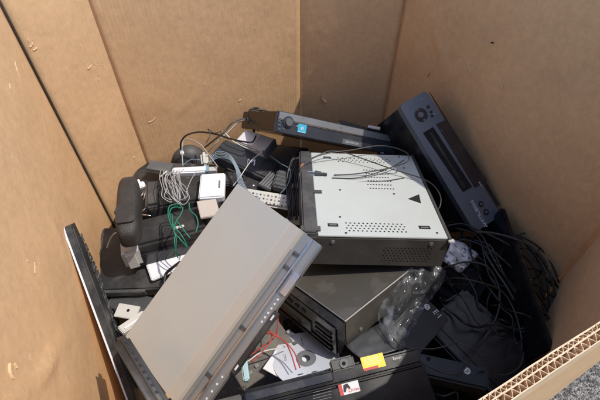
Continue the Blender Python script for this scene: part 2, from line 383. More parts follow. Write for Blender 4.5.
C0 = (0.0, 1.03); C1 = (-.394, .820); C2 = (-.472, .692); C2b = (-.468, .679); C6 = (-.232, -.097); C5 = (.386, .231); C4 = (.538, .480); C3 = (.245, 1.03)
panel(C1, C0, FLOOR, RIM, seed=1, amp=.0025, creases=[(.10, .58, .18, .63, .004, .003)])
panel((C0[0] - .004, C0[1] + .012), (C3[0], C3[1] + .0), FLOOR, RIM, seed=2, amp=.003, creases=[(.07, .62, .11, .58, .006, -.004), (.018, .0, .018, 1.0, .006, .002)])
panel(C3, C4, FLOOR, RIM, seed=3, amp=.008, creases=[(.26, .10, .26, 1.0, .010, -.004), (.10, .80, .17, .70, .009, .006), (.17, .70, .22, .78, .008, -.004), (.05, .62, .10, .82, .010, .003)])
panel((C4[0] - .002, C4[1] - .001), C5, FLOOR, RIM, seed=4, amp=.004)
panel(C2, (C1[0] + .010, C1[1] + .0165), FLOOR, RIM, seed=5, amp=.003, th=.010, creases=[(.03, .60, .08, .66, .006, .003)])
panel(C6, (-.4705, .6870), FLOOR, RIM, seed=6, amp=.005, creases=[(.66, .0, .66, 1.0, .008, -.003), (.30, .70, .36, .66, .008, .005), (.20, .80, .42, .60, .008, .003), (.52, .62, .56, .72, .007, .004)])
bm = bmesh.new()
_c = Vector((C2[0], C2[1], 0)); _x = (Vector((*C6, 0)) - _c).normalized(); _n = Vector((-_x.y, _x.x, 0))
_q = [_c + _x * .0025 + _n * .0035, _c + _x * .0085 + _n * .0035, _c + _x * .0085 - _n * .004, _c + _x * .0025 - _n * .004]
prism(bm, [(v.x - BO.x, v.y - BO.y) for v in _q], FLOOR, RIM - .001); build('gap_shade_strip', bm, M['seam'], box)  # dark strip added to stand in for the shade in the wall gap
# near wall: core below, open flutes at its rim
nn = Vector((.469, -.883)); ND = Vector((.883, .469))
panel(C6, C5, FLOOR, RIM - .03, seed=7, amp=.0, th=.0085)
fluted_rim(C6, C5, RIM - .0301 - BO.z + BO.z, RIM)
bm = bmesh.new(); prism(bm, [(x - BO.x, y - BO.y) for x, y in (C0, C1, (-.478, .69), (-.235, -.105), (.39, .228), C4, C3)], 0.0, .012)
build('bottom_panel', bm, M['card'], box)

def wallhit(px, py, p0, p1):
    d = ray(px, py); p0 = Vector((*p0, 0)); p1 = Vector((*p1, 0)); x = (p1 - p0).normalized(); n = Vector((x.y, -x.x, 0))
    if (Vector((.1, .45, 0)) - p0).dot(n) < 0: n = -n
    o = Vector((0, 0, CZ)); k = (p0 - o).dot(n) / d.dot(n); return o + d * k, x, n
random.seed(11)
LW = (C6, C2); FW = (C2, C1); BW = (C1, C0); DW = (C0, C3); RW = (C3, C4)
def torn(px, py, w, ln, wd, ang, m='torn'):
    q, x, n = wallhit(px, py, *w); z = Vector((0, 0, 1)); u = x * math.cos(R(ang)) + z * math.sin(R(ang)); v = n.cross(u); pts = []
    N = 9
    for k in range(N + 1):
        t_ = k / N - .5; pts.append((t_ * ln * .8, wd * .6 * (.5 - abs(t_)) * random.uniform(.5, 1.5) + .0003))
    bm = bmesh.new(); A = []; B = []; bend = random.uniform(-.25, .25)
    for (a, b) in pts:
        c = q + u * a + v * (bend * a * a / ln * 4); lift = .0008 + .0006 * random.random()
        A.append(bm.verts.new(c + v * b + n * lift - BO)); B.append(bm.verts.new(c - v * b * .6 + n * (lift + .0005) - BO))
    bot = [bm.verts.new(vv.co - n * .012) for vv in A + B]; nA = len(A)
    for k in range(N):
        bm.faces.new((A[k], A[k + 1], B[k + 1], B[k])); bm.faces.new((A[k], bot[k], bot[k + 1], A[k + 1])); bm.faces.new((B[k], B[k + 1], bot[nA + k + 1], bot[nA + k]))
    build('torn_patch', bm, M[m], box)
for a in ((17, 72, LW, .040, .0035, 62), (9, 86, LW, .012, .003, 30), (32, 44, FW, .016, .003, 40), (35, 49, FW, .012, .0025, 10), (28, 40, FW, .010, .002, 60), (99, 77, FW, .012, .0035, 70), (90, 67, FW, .016, .0015, 20),
          (134, 157, FW, .009, .006, 30), (153, 120, BW, .032, .0010, 22), (205, 84, BW, .010, .0015, 60), (255, 30, BW, .008, .0012, 80), (240, 100, BW, .009, .0015, 20),
          (324, 101, DW, .020, .002, -40), (322, 98, DW, .010, .0014, -60), (428, 75, RW, .018, .0014, 70), (470, 68, RW, .020, .0010, -50), (503, 88, RW, .016, .0020, 80),
          (566, 238, RW, .012, .002, -20), (571, 240, RW, .007, .0015, 30), (584, 238, RW, .006, .0015, 0), (538, 224, RW, .010, .0015, -50), (550, 233, RW, .007, .0012, 20),
          (34, 268, LW, .020, .0030, 15), (27, 262, LW, .012, .0018, 100), (38, 262, LW, .010, .0016, 70), (93, 308, LW, .018, .0030, 110), (91, 300, LW, .008, .0025, 80), (10, 372, LW, .022, .0016, 40), (15, 365, LW, .010, .0024, 60), (65, 258, LW, .012, .0020, 100)):
    torn(*a)
torn(492, 43, RW, .008, .002, 10, 'seam')

# ------------------------------------------------------------------ large player, silver-beige, cover up, fascia missing
sx, sy, sh = .299, .189, .030
t = thing('disc_player', 'large beige metal player with its front panel missing, tilted across the middle of the heap', 'player', (-.1042, .3434, .6300), (-8.3, -30.0, 47.4))
t.location = Vector(t.location) + t.rotation_euler.to_matrix() @ Vector((0, 0, .020))
yc = -sy / 2 + .036
bm = bmesh.new()
prof = [(sy / 2, .002), (sy / 2, sh - .003), (sy / 2 - .003, sh), (yc + .022, sh), (yc + .020, sh - .0008), (yc + .002, sh - .0035), (yc, sh - .008), (yc, sh - .014), (yc + .004, sh - .014), (yc + .004, .002)]
a = [bm.verts.new((-sx / 2, y, z)) for y, z in prof]; b = [bm.verts.new((sx / 2, y, z)) for y, z in prof]
for k in range(len(prof)):
    f = bm.faces.new((a[k], a[(k + 1) % len(prof)], b[(k + 1) % len(prof)], b[k]))
    f.material_index = 1 if 3 <= k <= 5 else 0
bm.faces.new(a[::-1]); bm.faces.new(b)
build('cover', bm, [M['champagne'], M['champ_edge']], t)
ch = bx(t, 'chassis', (-sx / 2 + .001, -sy / 2, sh - .0145), (sx / 2 - .001, yc + .003, sh - .012), M['steel'], .0008)
bx(ch, 'tray', (-sx / 2 + .002, -sy / 2 + .022, 0), (sx / 2 - .002, sy / 2 - .002, sh - .0146), M['darkgrey'], .001)
bx(ch, 'rail', (-sx / 2 + .002, -sy / 2 + .013, sh - .0125), (sx / 2 - .002, -sy / 2 + .0155, sh - .004), M['chrome'], .0006)
bx(ch, 'rail', (-sx / 2 + .002, yc - .006, sh - .0125), (sx / 2 - .03, yc - .001, sh - .008), M['steel'], .0006)
bx(ch, 'front_lip', (-sx / 2 + .002, -sy / 2 - .0010, sh - .016), (sx / 2 - .002, -sy / 2 + .0012, sh - .0085), M['steel'], .0006)
for cx in (.118, .095, -.01, -.09):
    bx(ch, 'clip', (cx - .002, -sy / 2 + .016, sh - .0125), (cx + .002, yc - .006, sh - .009), M['darkgrey'], .0004)
bx(ch, 'tab', (.062, -sy / 2 - .0022, sh - .012), (.098, -sy / 2 + .009, sh - .0078), M['chrome'], .0006)
bm = bmesh.new()
bm.free()
for xx in [.052 - k * .0075 for k in range(6)] + [-.078 - k * .012 for k in range(5)]:
    bm = bmesh.new(); cyl(bm, (xx, -sy / 2 + .0068, sh - .0122), (0, 0, 1), .0016, .0008, 12); build('rivet', bm, M['whitesticker'], ch)
br = bx(t, 'bracket', (-.062, -sy / 2 - .011, sh - .010), (.040, -sy / 2 - .0018, sh - .0055), M['black'], .001)
bx(br, 'screw', (.026, -sy / 2 - .008, sh - .0056), (.034, -sy / 2 - .005, sh - .0048), M['whitesticker'], .0003)
bx(br, 'screw', (-.056, -sy / 2 - .008, sh - .0056), (-.048, -sy / 2 - .005, sh - .0048), M['whitesticker'], .0003)
for k in range(2): bm = bmesh.new(); cyl(bm, (sx / 2 - .0002, -.02 + k * .07, .016), (1, 0, 0), .003, .0012, 14); build('screw', bm, M['chrome'], t)

# ------------------------------------------------------------------ pale vented box with dark sides
wx, wy, wh = .252, .294, .070
t = thing('disc_player', 'wide dark-sided player lying with its pale grey vented plate facing up', 'player', (.1335, .5919, .5302), (-12.4, 3.1, .7))
bx(t, 'body', (-wx / 2, -wy / 2, 0), (wx / 2, wy / 2, wh - .0035), M['slate'], .002)
pl = bx(t, 'cover_plate', (-wx / 2 + .017, -wy / 2 + .001, wh - .0036), (wx / 2 - .004, wy / 2 - .004, wh), M['white_metal'], .0008)
fs = bx(t, 'front_panel', (-wx / 2 - .010, -wy / 2 + .004, .002), (-wx / 2 + .0165, wy / 2 - .002, wh + .003), M['darkgrey'], .003)
for (px, py, w_, d_) in ((315, 192, .030, .011), (312, 229, .034, .014)):
    q = on(t, px, py, wh); bx(fs, 'tab', (q.x - w_ * .6, q.y - d_ / 2, wh), (q.x + w_ * .45, q.y + d_ / 2, wh + .0022), M['darkgrey'], .0008)
def dots(px0, py0, px1, py1, nx, ny, r, stag=True, px2=None, py2=None):
    bm = bmesh.new(); q0 = on(t, px0, py0, wh); q1 = on(t, px1, py1, wh)
    for i in range(nx):
        for j in range(ny):
            x = q0.x + (q1.x - q0.x) * (i + (.5 if stag and j % 2 else 0)) / max(1, nx - 1); y = q0.y + (q1.y - q0.y) * j / max(1, ny - 1)
            cyl(bm, (x, y, wh - .0005), (0, 0, 1), r, .0008, 8)
    build('vent_holes', bm, M['hole'], pl)
dots(346, 223, 404, 232, 14, 4, .0017); dots(364, 170, 392, 189, 9, 6, .0018); dots(338, 158, 388, 163, 13, 3, .0017)
bm = bmesh.new()
for k in range(11):
    f = k / 10; q = on(t, 421 + 24 * f, 170 + 60 * f, wh); cyl(bm, (q.x, q.y, wh - .0005), (0, 0, 1), .0015, .0008, 8)
for (px, py) in ((394, 194), (340, 217), (399, 157), (340, 190), (404, 168), (437, 233), (346, 233)):
    q = on(t, px, py, wh); b1 = bmesh.new(); cyl(b1, (q.x, q.y, wh - .0005), (0, 0, 1), .0022, .0010, 10); build('screw_hole', b1, M['hole'], pl)
build('edge_vent_holes', bm, M['hole'], pl)
for (px, py, w_, d_) in ((327, 157.5, .017, .007), (333, 225, .019, .009), (424.5, 227.5, .021, .009)):
    q = on(t, px, py, wh); o_ = bx(pl, 'slot', (q.x - w_ / 2, q.y - d_ / 2, wh - .001), (q.x + w_ / 2, q.y + d_ / 2, wh + .0006), M['ink'], .0004)
    bx(o_, 'slot_mark', (q.x - w_ * .34, q.y - d_ * .22, wh + .0004), (q.x + w_ * .34, q.y + d_ * .1, wh + .0009), M['greyprint'], 0)
tri = [on(t, *p, wh) for p in ((408, 199), (419, 194.5), (421, 203.5))]
bm = bmesh.new(); prism(bm, [(q.x, q.y) for q in tri], wh - .0003, wh + .0007); build('warning_triangle', bm, M['ink'], pl)
bm = bmesh.new()
for i in range(13):
    for j in range(6): cyl(bm, (.012 + i * .0068 + (.0034 if j % 2 else 0), -wy / 2 - .0002, .014 + j * .0062), (0, 1, 0), .0017, .0008, 8)
build('side_vents', bm, M['hole'], t)
for x_ in (-.082, .094): bm = bmesh.new(); cyl(bm, (x_, -wy / 2 + .0005, wh - .013), (0, -1, 0), .0036, .0022, 16); build('screw', bm, M['steel'], t)
bx(t, 'edge_rail', (wx / 2 - .0045, -wy / 2 - .001, wh - .014), (wx / 2 + .002, wy / 2, wh + .0012), M['slate'], .001)
bx(t, 'corner_tab', (wx / 2 - .004, -wy / 2 - .006, wh - .006), (wx / 2 + .007, -wy / 2 + .003, wh - .002), M['silverplastic'], .001)

# ------------------------------------------------------------------ olive grey player under it
ox, oy, oh = .198, .193, .070
t = thing('video_player', 'dusty olive-brown metal player half buried under the pale vented box', 'player', (.0834, .4432, .4594), (-15.7, 7.5, 41.3))
bx(t, 'cover', (-ox / 2 + .010, -oy / 2, .002), (ox / 2, oy / 2 + .06, oh), M['olive'], .002)
fp = bx(t, 'front_panel', (-ox / 2 - .012, -oy / 2 - .001, 0), (-ox / 2 + .0095, oy / 2 + .06, oh - .001), M['blackgloss'], .003)
for k in range(7):
    bx(fp, 'button', (-ox / 2 - .0145, -.02 + k * .018, oh - .020), (-ox / 2 - .0115, -.009 + k * .018, oh - .014), M['darkgrey'], .001)
for k, (y0, y1, z0) in enumerate(((-.085, -.045, .044), (-.085, -.045, .034), (-.085, -.045, .024), (-.085, -.035, .012))):
    bx(fp, 'slot_trim', (-ox / 2 - .0150, y0, z0), (-ox / 2 - .0115, y1, z0 + .0045), M['bronze' if k % 2 else 'darkgrey'], .0006)
bx(fp, 'cassette_door', (-ox / 2 - .0145, -.035, .012), (-ox / 2 - .0116, .09, .040), M['vcrdark'], .001)
bx(fp, 'trim_strip', (-ox / 2 - .0165, -.085, .004), (-ox / 2 - .0117, .09, .009), M['bronze'], .001)
for x_, z_ in ((-.05, .020), (.07, .052)): bm = bmesh.new(); cyl(bm, (x_, -oy / 2 + .0005, z_), (0, -1, 0), .0035, .002, 14); build('screw', bm, M['steel'], t)
bx(t, 'edge_trim', (-ox / 2 + .010, -oy / 2 - .0006, oh - .0022), (ox / 2, -oy / 2 + .0008, oh + .0004), M['silverplastic'], .0004)
bx(t, 'edge_trim', (-ox / 2 + .0098, -oy / 2, oh - .0005), (-ox / 2 + .0116, oy / 2 + .05, oh + .0004), M['fasciasilver'], .0002)

# ------------------------------------------------------------------ blue-grey video recorder leaning on the right wall
vx, vy, vh = .321, .223, .076
t = thing('video_recorder', 'blue-grey video cassette recorder standing on end against the right cardboard wall', 'video recorder', (.3389, .7839, .5037), (-100.8, -34.3, 128.1))
bx(t, 'cover', (-vx / 2 + .004, -vy / 2 + .018, .002), (vx / 2 - .004, vy / 2, vh - .003), M['vcrside'], .002)
bm = bmesh.new(); prism(bm, rrect(vx, vh, .012, 6, 0, vh / 2), -vy / 2 + .0175, -vy / 2, fn=lambda x, z, y: (x, y, z))
fv = build('front_panel', bm, M['vcrblue'], t)
bmesh_dummy = None
YF = -vy / 2
def fxz(px, py): q = on(t, px, py, YF, 1); return q.x, q.z
def fquad(name, pts, m, d0=.0004, d1=.0012, par=None):
    bm = bmesh.new(); prism(bm, [fxz(*p) for p in pts], YF + d0, YF - d1, fn=lambda x, z, y: (x, y, z)); return build(name, bm, m, par or fv)
fquad('cassette_door', ((423, 133), (433, 127), (472, 187), (463, 192)), M['hole'], .0004, .0008)
fquad('smoked_window', ((436, 124), (446, 120), (487, 181), (475, 188)), M['vcrdark'], .0004, .0012)
fquad('door_flap', ((429, 134), (431, 132), (465, 186), (463, 189)), M['vcrside'], .0004, .0020)
fquad('edge_trim', ((429, 92), (432, 96), (500, 205), (497, 206)), M['vcrside'], .0004, .0015)
def fbtn(px, py, r, m, h=.003, name='button'):
    x, z = fxz(px, py); bm = bmesh.new(); cyl(bm, (x, YF + .0005, z), (0, -1, 0), r, h, 24, r * .85); return build(name, bm, m, fv, False)
fbtn(421, 115, .0165, M['vcrdark'], .0015, 'jog_pad'); fbtn(420.5, 115, .0075, M['vcrblue'], .0035)
for (px, py) in ((417, 110), (424, 120)): fbtn(px, py, .003, M['vcrblue'], .003)
fbtn(428, 107, .004, M['vcrdark']); fbtn(431, 112, .003, M['vcrdark']); fbtn(432, 116, .003, M['vcrdark'])
for (px, py) in ((481, 204), (486, 212)):
    fbtn(px, py, .0075, M['vcrdark'], .0015, 'jack'); fbtn(px, py, .0035, M['vcrblue'], .0025, 'jack_pin')
x0, z0 = fxz(484, 223); x1, z1 = fxz(473, 203)
dx = Vector((x1 - x0, 0, z1 - z0)); mid_ = Vector(((x0 + x1) / 2, YF - .0006, (z0 + z1) / 2)) + dx * .05
ny_ = Vector((0, -1, 0)).cross(dx.normalized())
lettering('brand_lettering', 'MITSUBISHI', .0115, M['whiteprint'], fv, mid_, dx, ny_)
bm = bmesh.new(); c_ = Vector((x0, YF, z0)) - dx.normalized() * .006
for a_ in (90, 210, 330):
    e1 = dx.normalized() * math.cos(R(a_)) + ny_.normalized() * math.sin(R(a_)); e2 = dx.normalized() * -math.sin(R(a_)) + ny_.normalized() * math.cos(R(a_))
    ps = [c_, c_ + e1 * .0030 + e2 * .0018, c_ + e1 * .006, c_ + e1 * .0030 - e2 * .0018]
    A_ = [bm.verts.new(p + Vector((0, -.0008, 0))) for p in ps]; bm.faces.new(A_)
build('brand_mark', bm, M['whiteprint'], fv)
for (px, py, tx) in ((421, 99, '|'), (434, 114, 'II'), (441, 131, '...'), (480, 184, 'VHS')):
    x, z = fxz(px, py); lettering('small_print', tx, .006, M['whiteprint'], fv, (x, YF - .0014, z), dx, ny_)

# ------------------------------------------------------------------ player with cyan sticker by the back wall
ex, ey, eh = .349, .223, .046
t = thing('disc_player', 'slim dark player with a silver strip and a cyan sticker, wedged against the back wall', 'player', (.0480, .8502, .5128), (-36.5, 24.9, 15.2))
bx(t, 'cover', (-ex / 2 + .003, -ey / 2 + .012, .002), (ex / 2 - .002, ey / 2, eh - .001), M['bronze'], .002)
fv = bx(t, 'front_panel', (-ex / 2, -ey / 2, 0), (ex / 2, -ey / 2 + .0115, eh), M['fascia'], .0025)
YF = -ey / 2
bx(fv, 'silver_strip', (-ex / 2 + .004, YF - .0006, eh - .016), (ex / 2 - .002, YF + .003, eh - .0015), M['fasciasilver'], .0006)
bx(fv, 'bright_line', (-ex / 2 + .003, YF - .0018, eh - .0185), (ex / 2 - .002, YF + .001, eh - .0163), M['chrome'], .0005)
x, z = fxz(288, 122)
bm = bmesh.new(); cyl(bm, (x, YF + .0004, z), (0, -1, 0), .0125, .003, 32); build('knob_ring', bm, M['fascia'], fv)
bm = bmesh.new(); cyl(bm, (x, YF - .002, z), (0, -1, 0), .009, .006, 32, .008); build('knob', bm, M['midgrey'], fv)
for (px, py) in ((279, 121), (279, 125), (279, 129), (283, 129)):
    x, z = fxz(px, py); bx(fv, 'button', (x - .003, YF - .002, z - .0016), (x + .003, YF + .001, z + .0016), M['midgrey'], .0005)
x, z = fxz(302, 128)
st = bx(fv, 'sticker', (x - .0105, YF - .0014, z - .0105), (x + .0105, YF + .001, z + .0095), M['cyan'], .0002)
lettering('sticker_print', 'e', .016, M['whiteprint'], st, (x, YF - .0018, z), (1, 0, 0), (0, 0, 1))
bx(st, 'sticker_line', (x - .008, YF - .0018, z - .0095), (x + .008, YF - .0013, z - .0085), M['whiteprint'], 0)
x, z = fxz(297, 126); bx(fv, 'indicator', (x - .001, YF - .0014, z - .001), (x + .001, YF, z + .001), M['whiteprint'], 0)
x, z = fxz(357, 144)
bx(fv, 'display_label', (x - .042, YF - .0012, z - .006), (x + .042, YF + .001, z + .006), M['midgrey'], .0003)
lettering('display_print', 'AAC MP3 DVD', .006, M['whiteprint'], fv, (x - .015, YF - .0018, z), (1, 0, 0), (0, 0, 1))
x, z = fxz(382, 153); lettering('small_print', 'DIVX', .005, M['whiteprint'], fv, (x, YF - .0012, z), (1, 0, 0), (0, 0, 1))
for (px, py, tx) in ((303, 118, '--'), (341, 128, 'I+'), (372, 136, '. .. .')):
    x, z = fxz(px, py); lettering('small_print', tx, .005, M['ink'], fv, (x, YF - .0012, z), (1, 0, 0), (0, 0, 1))

# ------------------------------------------------------------------ laptop base standing against the left wall
far = at(70, 224, .585); near = at(138, 408, .84)
X = (far - near).normalized(); up = Vector((.06, .0, 1)); up = (up - X * up.dot(X)).normalized(); Z = X.cross(up)
mm = Matrix((X, up, Z)).transposed()
t = thing('laptop_base', 'dark laptop base with bare keyboard and white edge standing upright along the left wall', 'laptop', far - X * .18 - up * .0, (0, 0, 0))
t.rotation_euler = mm.to_euler()
t.location = far - X * .185
def lp(name, m, pts, z0, z1, par=t):
    bm = bmesh.new(); prism(bm, pts, z0, z1); return build(name, bm, m, par)
lp('bottom_shell', M['white'], rrect(.37, .24, .014, 6, 0, -.12), -.0135, -.0105)
dk = lp('deck', M['black'], rrect(.366, .236, .013, 6, 0, -.12), -.0103, 0)
lp('trim', M['darkgrey'], rrect(.35, .012, .004, 4, 0, -.016), -.0002, .0012, dk)
bm = bmesh.new()
for j in range(6):
    for i in range(16):
        add_box(bm, (-.165 + i * .0205, -.098 - j * .018, .0), (-.1475 + i * .0205, -.084 - j * .018, .0022), .0008, 1)
kb = build('keyboard', bm, M['darkgrey'], dk)
bm = bmesh.new()
for j in range(6):
    for i in range(16):
        if random.random() < .85: add_box(bm, (-.158 + i * .0205, -.093 - j * .018, .0021), (-.155 + i * .0205, -.090 - j * .018, .0024), 0)
build('key_print', bm, M['whiteprint'], kb)
bm = bmesh.new()
for k in range(26): add_box(bm, (-.172 + k * .0035, -.200, 0), (-.1705 + k * .0035, -.180, .0008), 0)
build('speaker_grille', bm, M['cabgrey'], dk)

# dark remote at lower left
a_ = at(121, 333, .60); b_ = at(166, 406, .565)
X = (b_ - a_).normalized(); up = Vector((.55, .1, 1)); up = (up - X * up.dot(X)).normalized(); Y = up.cross(X)
t = thing('remote_control', 'long dark grey remote control on its side at the lower left of the beige player', 'remote control', (a_ + b_) / 2 - up * .010)
t.location = a_ + X * .085 - up * .010; t.rotation_euler = Matrix((X, Y, up)).transposed().to_euler()
bm = bmesh.new(); add_box(bm, (-.088, -.0115, -.010), (.088, .0115, .008), .0075, 5)
rb = build('body', bm, M['darkgrey'], t, True)
for k in range(9):
    bm = bmesh.new(); add_box(bm, (-.07 + k * .013, -.003, .0060), (-.063 + k * .013, .0030, .0086), .0012, 2); build('button', bm, M['black'], rb)
bx(rb, 'seam', (-.08, .0105, -.003), (.08, .0122, -.0015), M['black'], .0003)

# ------------------------------------------------------------------ left cluster
def slabthing(name, label, cat, px, py, drop, w, d, h, yaw, m, tilt=(0, 0), bev=.003, part='body', group=None, seg=2):
    p = at(px, py, drop); t = thing(name, label, cat, (p.x, p.y, p.z - h), (tilt[0], tilt[1], yaw), group)
    b = bx(t, part, (-w / 2, -d / 2, 0), (w / 2, d / 2, h), m, bev, seg)
    return t, b
# flat dark device at the back left
t, b = slabthing('set_top_box', 'flat dark grey box lying under the wires and speakers at the back left', 'set-top box', 174, 188, .775, .232, .19, .045, -3, M['darkgrey'], (-6, 0))
bx(b, 'lid_step', (-.11, -.085, .045), (.02, .088, .0475), M['black'], .001)
bx(b, 'vent_strip', (.04, -.08, .045), (.11, .085, .0462), M['black'], .0005)
t, b = slabthing('audio_speaker', 'short black cloth-covered speaker under the grey wire bundle, with the white router on it', 'speaker', 176, 192, .725, .125, .085, .052, 13, M['mesh'], (-4, 0), .005)
bx(b, 'end_block', (-.0665, -.040, .006), (-.034, .044, .0575), M['darkgrey'], .006, 4)
# black cloth speaker with silver cap
t, b = slabthing('audio_speaker', 'long black cloth speaker with a silver end cap, left of the beige player', 'speaker', 166, 227, .715, .165, .078, .05, 19, M['mesh'], (-6, 0), .006)
q = on(t, 128, 244, .056); c = bx(t, 'end_cap', (q.x - .0165, q.y - .026, .004), (q.x + .0165, q.y + .024, .056), M['silverplastic'], .008, 4)
bx(t, 'front_skirt', (-.082, -.048, -.004), (.085, -.036, .034), M['blackgloss'], .005, 4)
bx(t, 'top_clip', (-.08, .028, .048), (-.062, .040, .054), M['white'], .001)
bx(t, 'label_tab', (.012, -.02, .0495), (.036, -.013, .0525), M['cream'], .001)
# rounded pebbled housing
p = at(124, 201, .625); t = thing('phone_cradle', 'rounded brown-grey pebbled plastic housing standing beside the left wall', 'cradle', (p.x, p.y, p.z - .058), (-4, 4, 14))
def superq(bm, a, b, c, e1=.45, e2=.55, taper=0.):
    bmesh.ops.create_uvsphere(bm, u_segments=40, v_segments=24, radius=1)
    sg = lambda v, e: math.copysign(abs(v) ** e, v)
    for v in bm.verts:
        x, y, z = v.co; h = math.hypot(x, y) or 1e-9
        k = abs(h) ** e1; v.co = Vector((a * sg(x / h, e2) * k * (1 - taper * y), b * sg(y / h, e2) * k, c * sg(z, e1)))
bm = bmesh.new(); superq(bm, .0215, .083, .034, .62, .50, .04)
for v in bm.verts: v.co.z += .028
hb = build('housing', bm, M['leather'], t, True)
bm = bmesh.new(); prism(bm, rrect(.034, .050, .008, 5, 0, -.040), .0600, .0618); build('inset_panel', bm, M['leather'], hb)
# cream card / router
t, b = slabthing('router', 'white router with a grey mark, between the grey wire bundle and the beige player', 'router', 212, 185, .700, .055, .078, .018, 5, M['white'], (-3, 0), .003)
bx(b, 'logo_strip', (.014, -.012, .0178), (.018, .012, .0184), M['greyprint'], .0001)
t, b = slabthing('power_strip', 'small white adapter bar lying just behind the white router', 'adapter', 190, 169, .725, .085, .020, .016, 4, M['white'], (0, 0), .003)
bx(b, 'end_plug', (.043, -.007, .003), (.062, .007, .014), M['silverplastic'], .001)
bx(b, 'blue_contact', (.036, -.0105, .004), (.0435, .0105, .0165), M['cabblue'], .001)
t, b = slabthing('plastic_tile', 'small beige rectangular plate tucked between the white router and beige player', 'plate', 208, 208, .690, .040, .050, .006, 18, M['beigecard'], (-4, 8), .001)
# white sheet behind slab
t, b = slabthing('plastic_cover', 'white plastic cover poking out left of the beige player under the cloth speaker', 'cover', 172, 261, .760, .10, .05, .008, 28, M['white'], (0, 0), .002)
# silver tubes
p = at(144, 200, .74)
bm = bmesh.new(); tube(bm, [Vector(), at(147, 187, .735) - p], .0022, 8); tube(bm, [at(136, 203, .74) - p, at(147, 188, .735) - p], .0022, 8); tube(bm, [at(139, 214, .74) - p, at(150, 205, .735) - p], .002, 8); tube(bm, [at(139, 214, .74) - p, at(151, 216, .735) - p], .002, 8)
o_ = build('rod_frame', bm, M['chrome'], None, True); o_.location = p; tagit(o_, 'thin bright metal rods between the pebbled housing and the cloth speakers', 'metal rods')
t, b = slabthing('white_bracket', 'small white bracket beside the top of the pebbled housing', 'bracket', 140, 184, .73, .020, .016, .010, 30, M['white'], (10, 0), .002)
bx(b, 'hook', (-.004, .006, .002), (.003, .018, .008), M['white'], .001)

# black boxes lower left
t, b = slabthing('video_recorder', 'black box with a stepped front lip below the silver-capped speaker at the left', 'video recorder', 143, 256, .775, .21, .16, .022, 2, M['black'], (0, 0), .003)
bx(t, 'front_lip', (-.105, -.086, .006), (.02, -.0795, .0215), M['darkgrey'], .001)
bx(t, 'front_face', (-.100, -.083, -.032), (.105, -.072, .006), M['bronze'], .002)
bx(t, 'lower_body', (-.102, -.072, -.034), (.104, .08, -.0004), M['black'], .002)
bx(t, 'latch', (-.002, -.0875, .012), (.016, -.085, .021), M['black'], .0005)
t, b = slabthing('drive_caddy', 'small dark drive under the black box at the lower left', 'drive', 133, 301, .80, .10, .04, .018, -14, M['darkgrey'], (14, 0), .002)
bx(b, 'silver_edge', (-.049, -.0212, .002), (.049, -.0195, .006), M['steel'], .0004)
t, b = slabthing('socket_plate', 'cream plate with a round hole in the gap beside the keyboard', 'plate', 127, 311, .80, .045, .028, .006, -10, M['cream'], (6, 0), .001)
bm = bmesh.new(); cyl(bm, (.002, .002, .0055), (0, 0, 1), .003, .001, 16); build('hole', bm, M['hole'], b)
t, b = slabthing('plug_block', 'cream angular plug lying against the beige player at the lower left', 'plug', 132, 322, .79, .055, .020, .012, 48, M['cream'], (0, 10), .002)
bx(b, 'ridge', (-.02, -.006, .012), (.02, -.002, .0145), M['white'], .0005)

# ------------------------------------------------------------------ back cluster
t = thing('power_adapter', 'large black power adapter with a silver mark, in the back cluster beside the white router', 'power adapter', (-.1373, .7804, .4894), (-3.9, 9.6, -24.1))
b = bx(t, 'body', (-.0755, -.0325, 0), (.0755, .0325, .035), M['fascia'], .004, 3)
bx(b, 'end_cap', (.036, -.034, -.001), (.079, .034, .0355), M['black'], .005, 3)
lettering('mark', 'M', .030, M['whiteprint'], b, (.018, -.006, .0353), (.9, .35, 0), (-.3, 1, 0), .0006)
bx(b, 'foot_strip', (-.03, -.0338, .008), (.034, -.0322, .012), M['silverplastic'], .0005)
t = thing('power_adapter', 'small silver-grey adapter with a white label, near the back wall left of the cyan sticker', 'power adapter', (-.1081, .8282, .5154), (4.9, -2.9, -30.1))
b = bx(t, 'body', (-.0445, -.0245, 0), (.0445, .0245, .026), M['silverplastic'], .003)
bx(b, 'label', (-.040, -.022, .0258), (.004, .022, .0266), M['whitesticker'], .0002)
bx(t, 'end_block', (.036, -.0250, -.001), (.046, .0250, .0258), M['midgrey'], .002)
# rounded case
p = at(187, 151, .78); t = thing('desktop_mouse', 'rounded dark grey plastic shell with a white tag, at the back left by the cardboard', 'mouse', (p.x, p.y, p.z - .04), (4, 0, 8))
bm = bmesh.new(); bmesh.ops.create_uvsphere(bm, u_segments=28, v_segments=16, radius=1)
for v in bm.verts:
    x, y, z = v.co; v.co = Vector((x * .047 * (1 - .12 * z), y * .034, max(z, -.25) * .045 + .012))
build('shell', bm, M['darkgrey'], t, True)
bx(t, 'tag', (-.014, -.020, .046), (-.005, .006, .0545), M['white'], .001)
t, b = slabthing('plug', 'small pinkish-beige plug between the rounded shell and the black adapter', 'plug', 204, 155, .74, .018, .036, .018, 10, M['cream'], (30, 0), .006, seg=4)
bx(b, 'collar', (-.005, -.024, .004), (.005, -.017, .014), M['cabgrey'], .002)
t, b = slabthing('set_top_box', 'bluish dark box below the slim player with the cyan sticker', 'set-top box', 283, 170, .80, .115, .20, .045, -4, M['fascia'], (-2, 6), .003)
bx(b, 'lid_plate', (-.05, -.01, .045), (.035, .09, .0475), M['midgrey'], .001)
bx(b, 'corner_plate', (-.052, -.09, .045), (.0, -.03, .0468), M['midgrey'], .001)
t, b = slabthing('vent_grille', 'small silver slatted grille behind the pale remote control', 'grille', 270, 181, .735, .034, .050, .008, -32, M['darkgrey'], (0, 0), .001)
for k in range(5): bx(b, 'slat', (-.015 + k * .007, -.023, .0078), (-.012 + k * .007, .023, .0115), M['steel'], .0005)
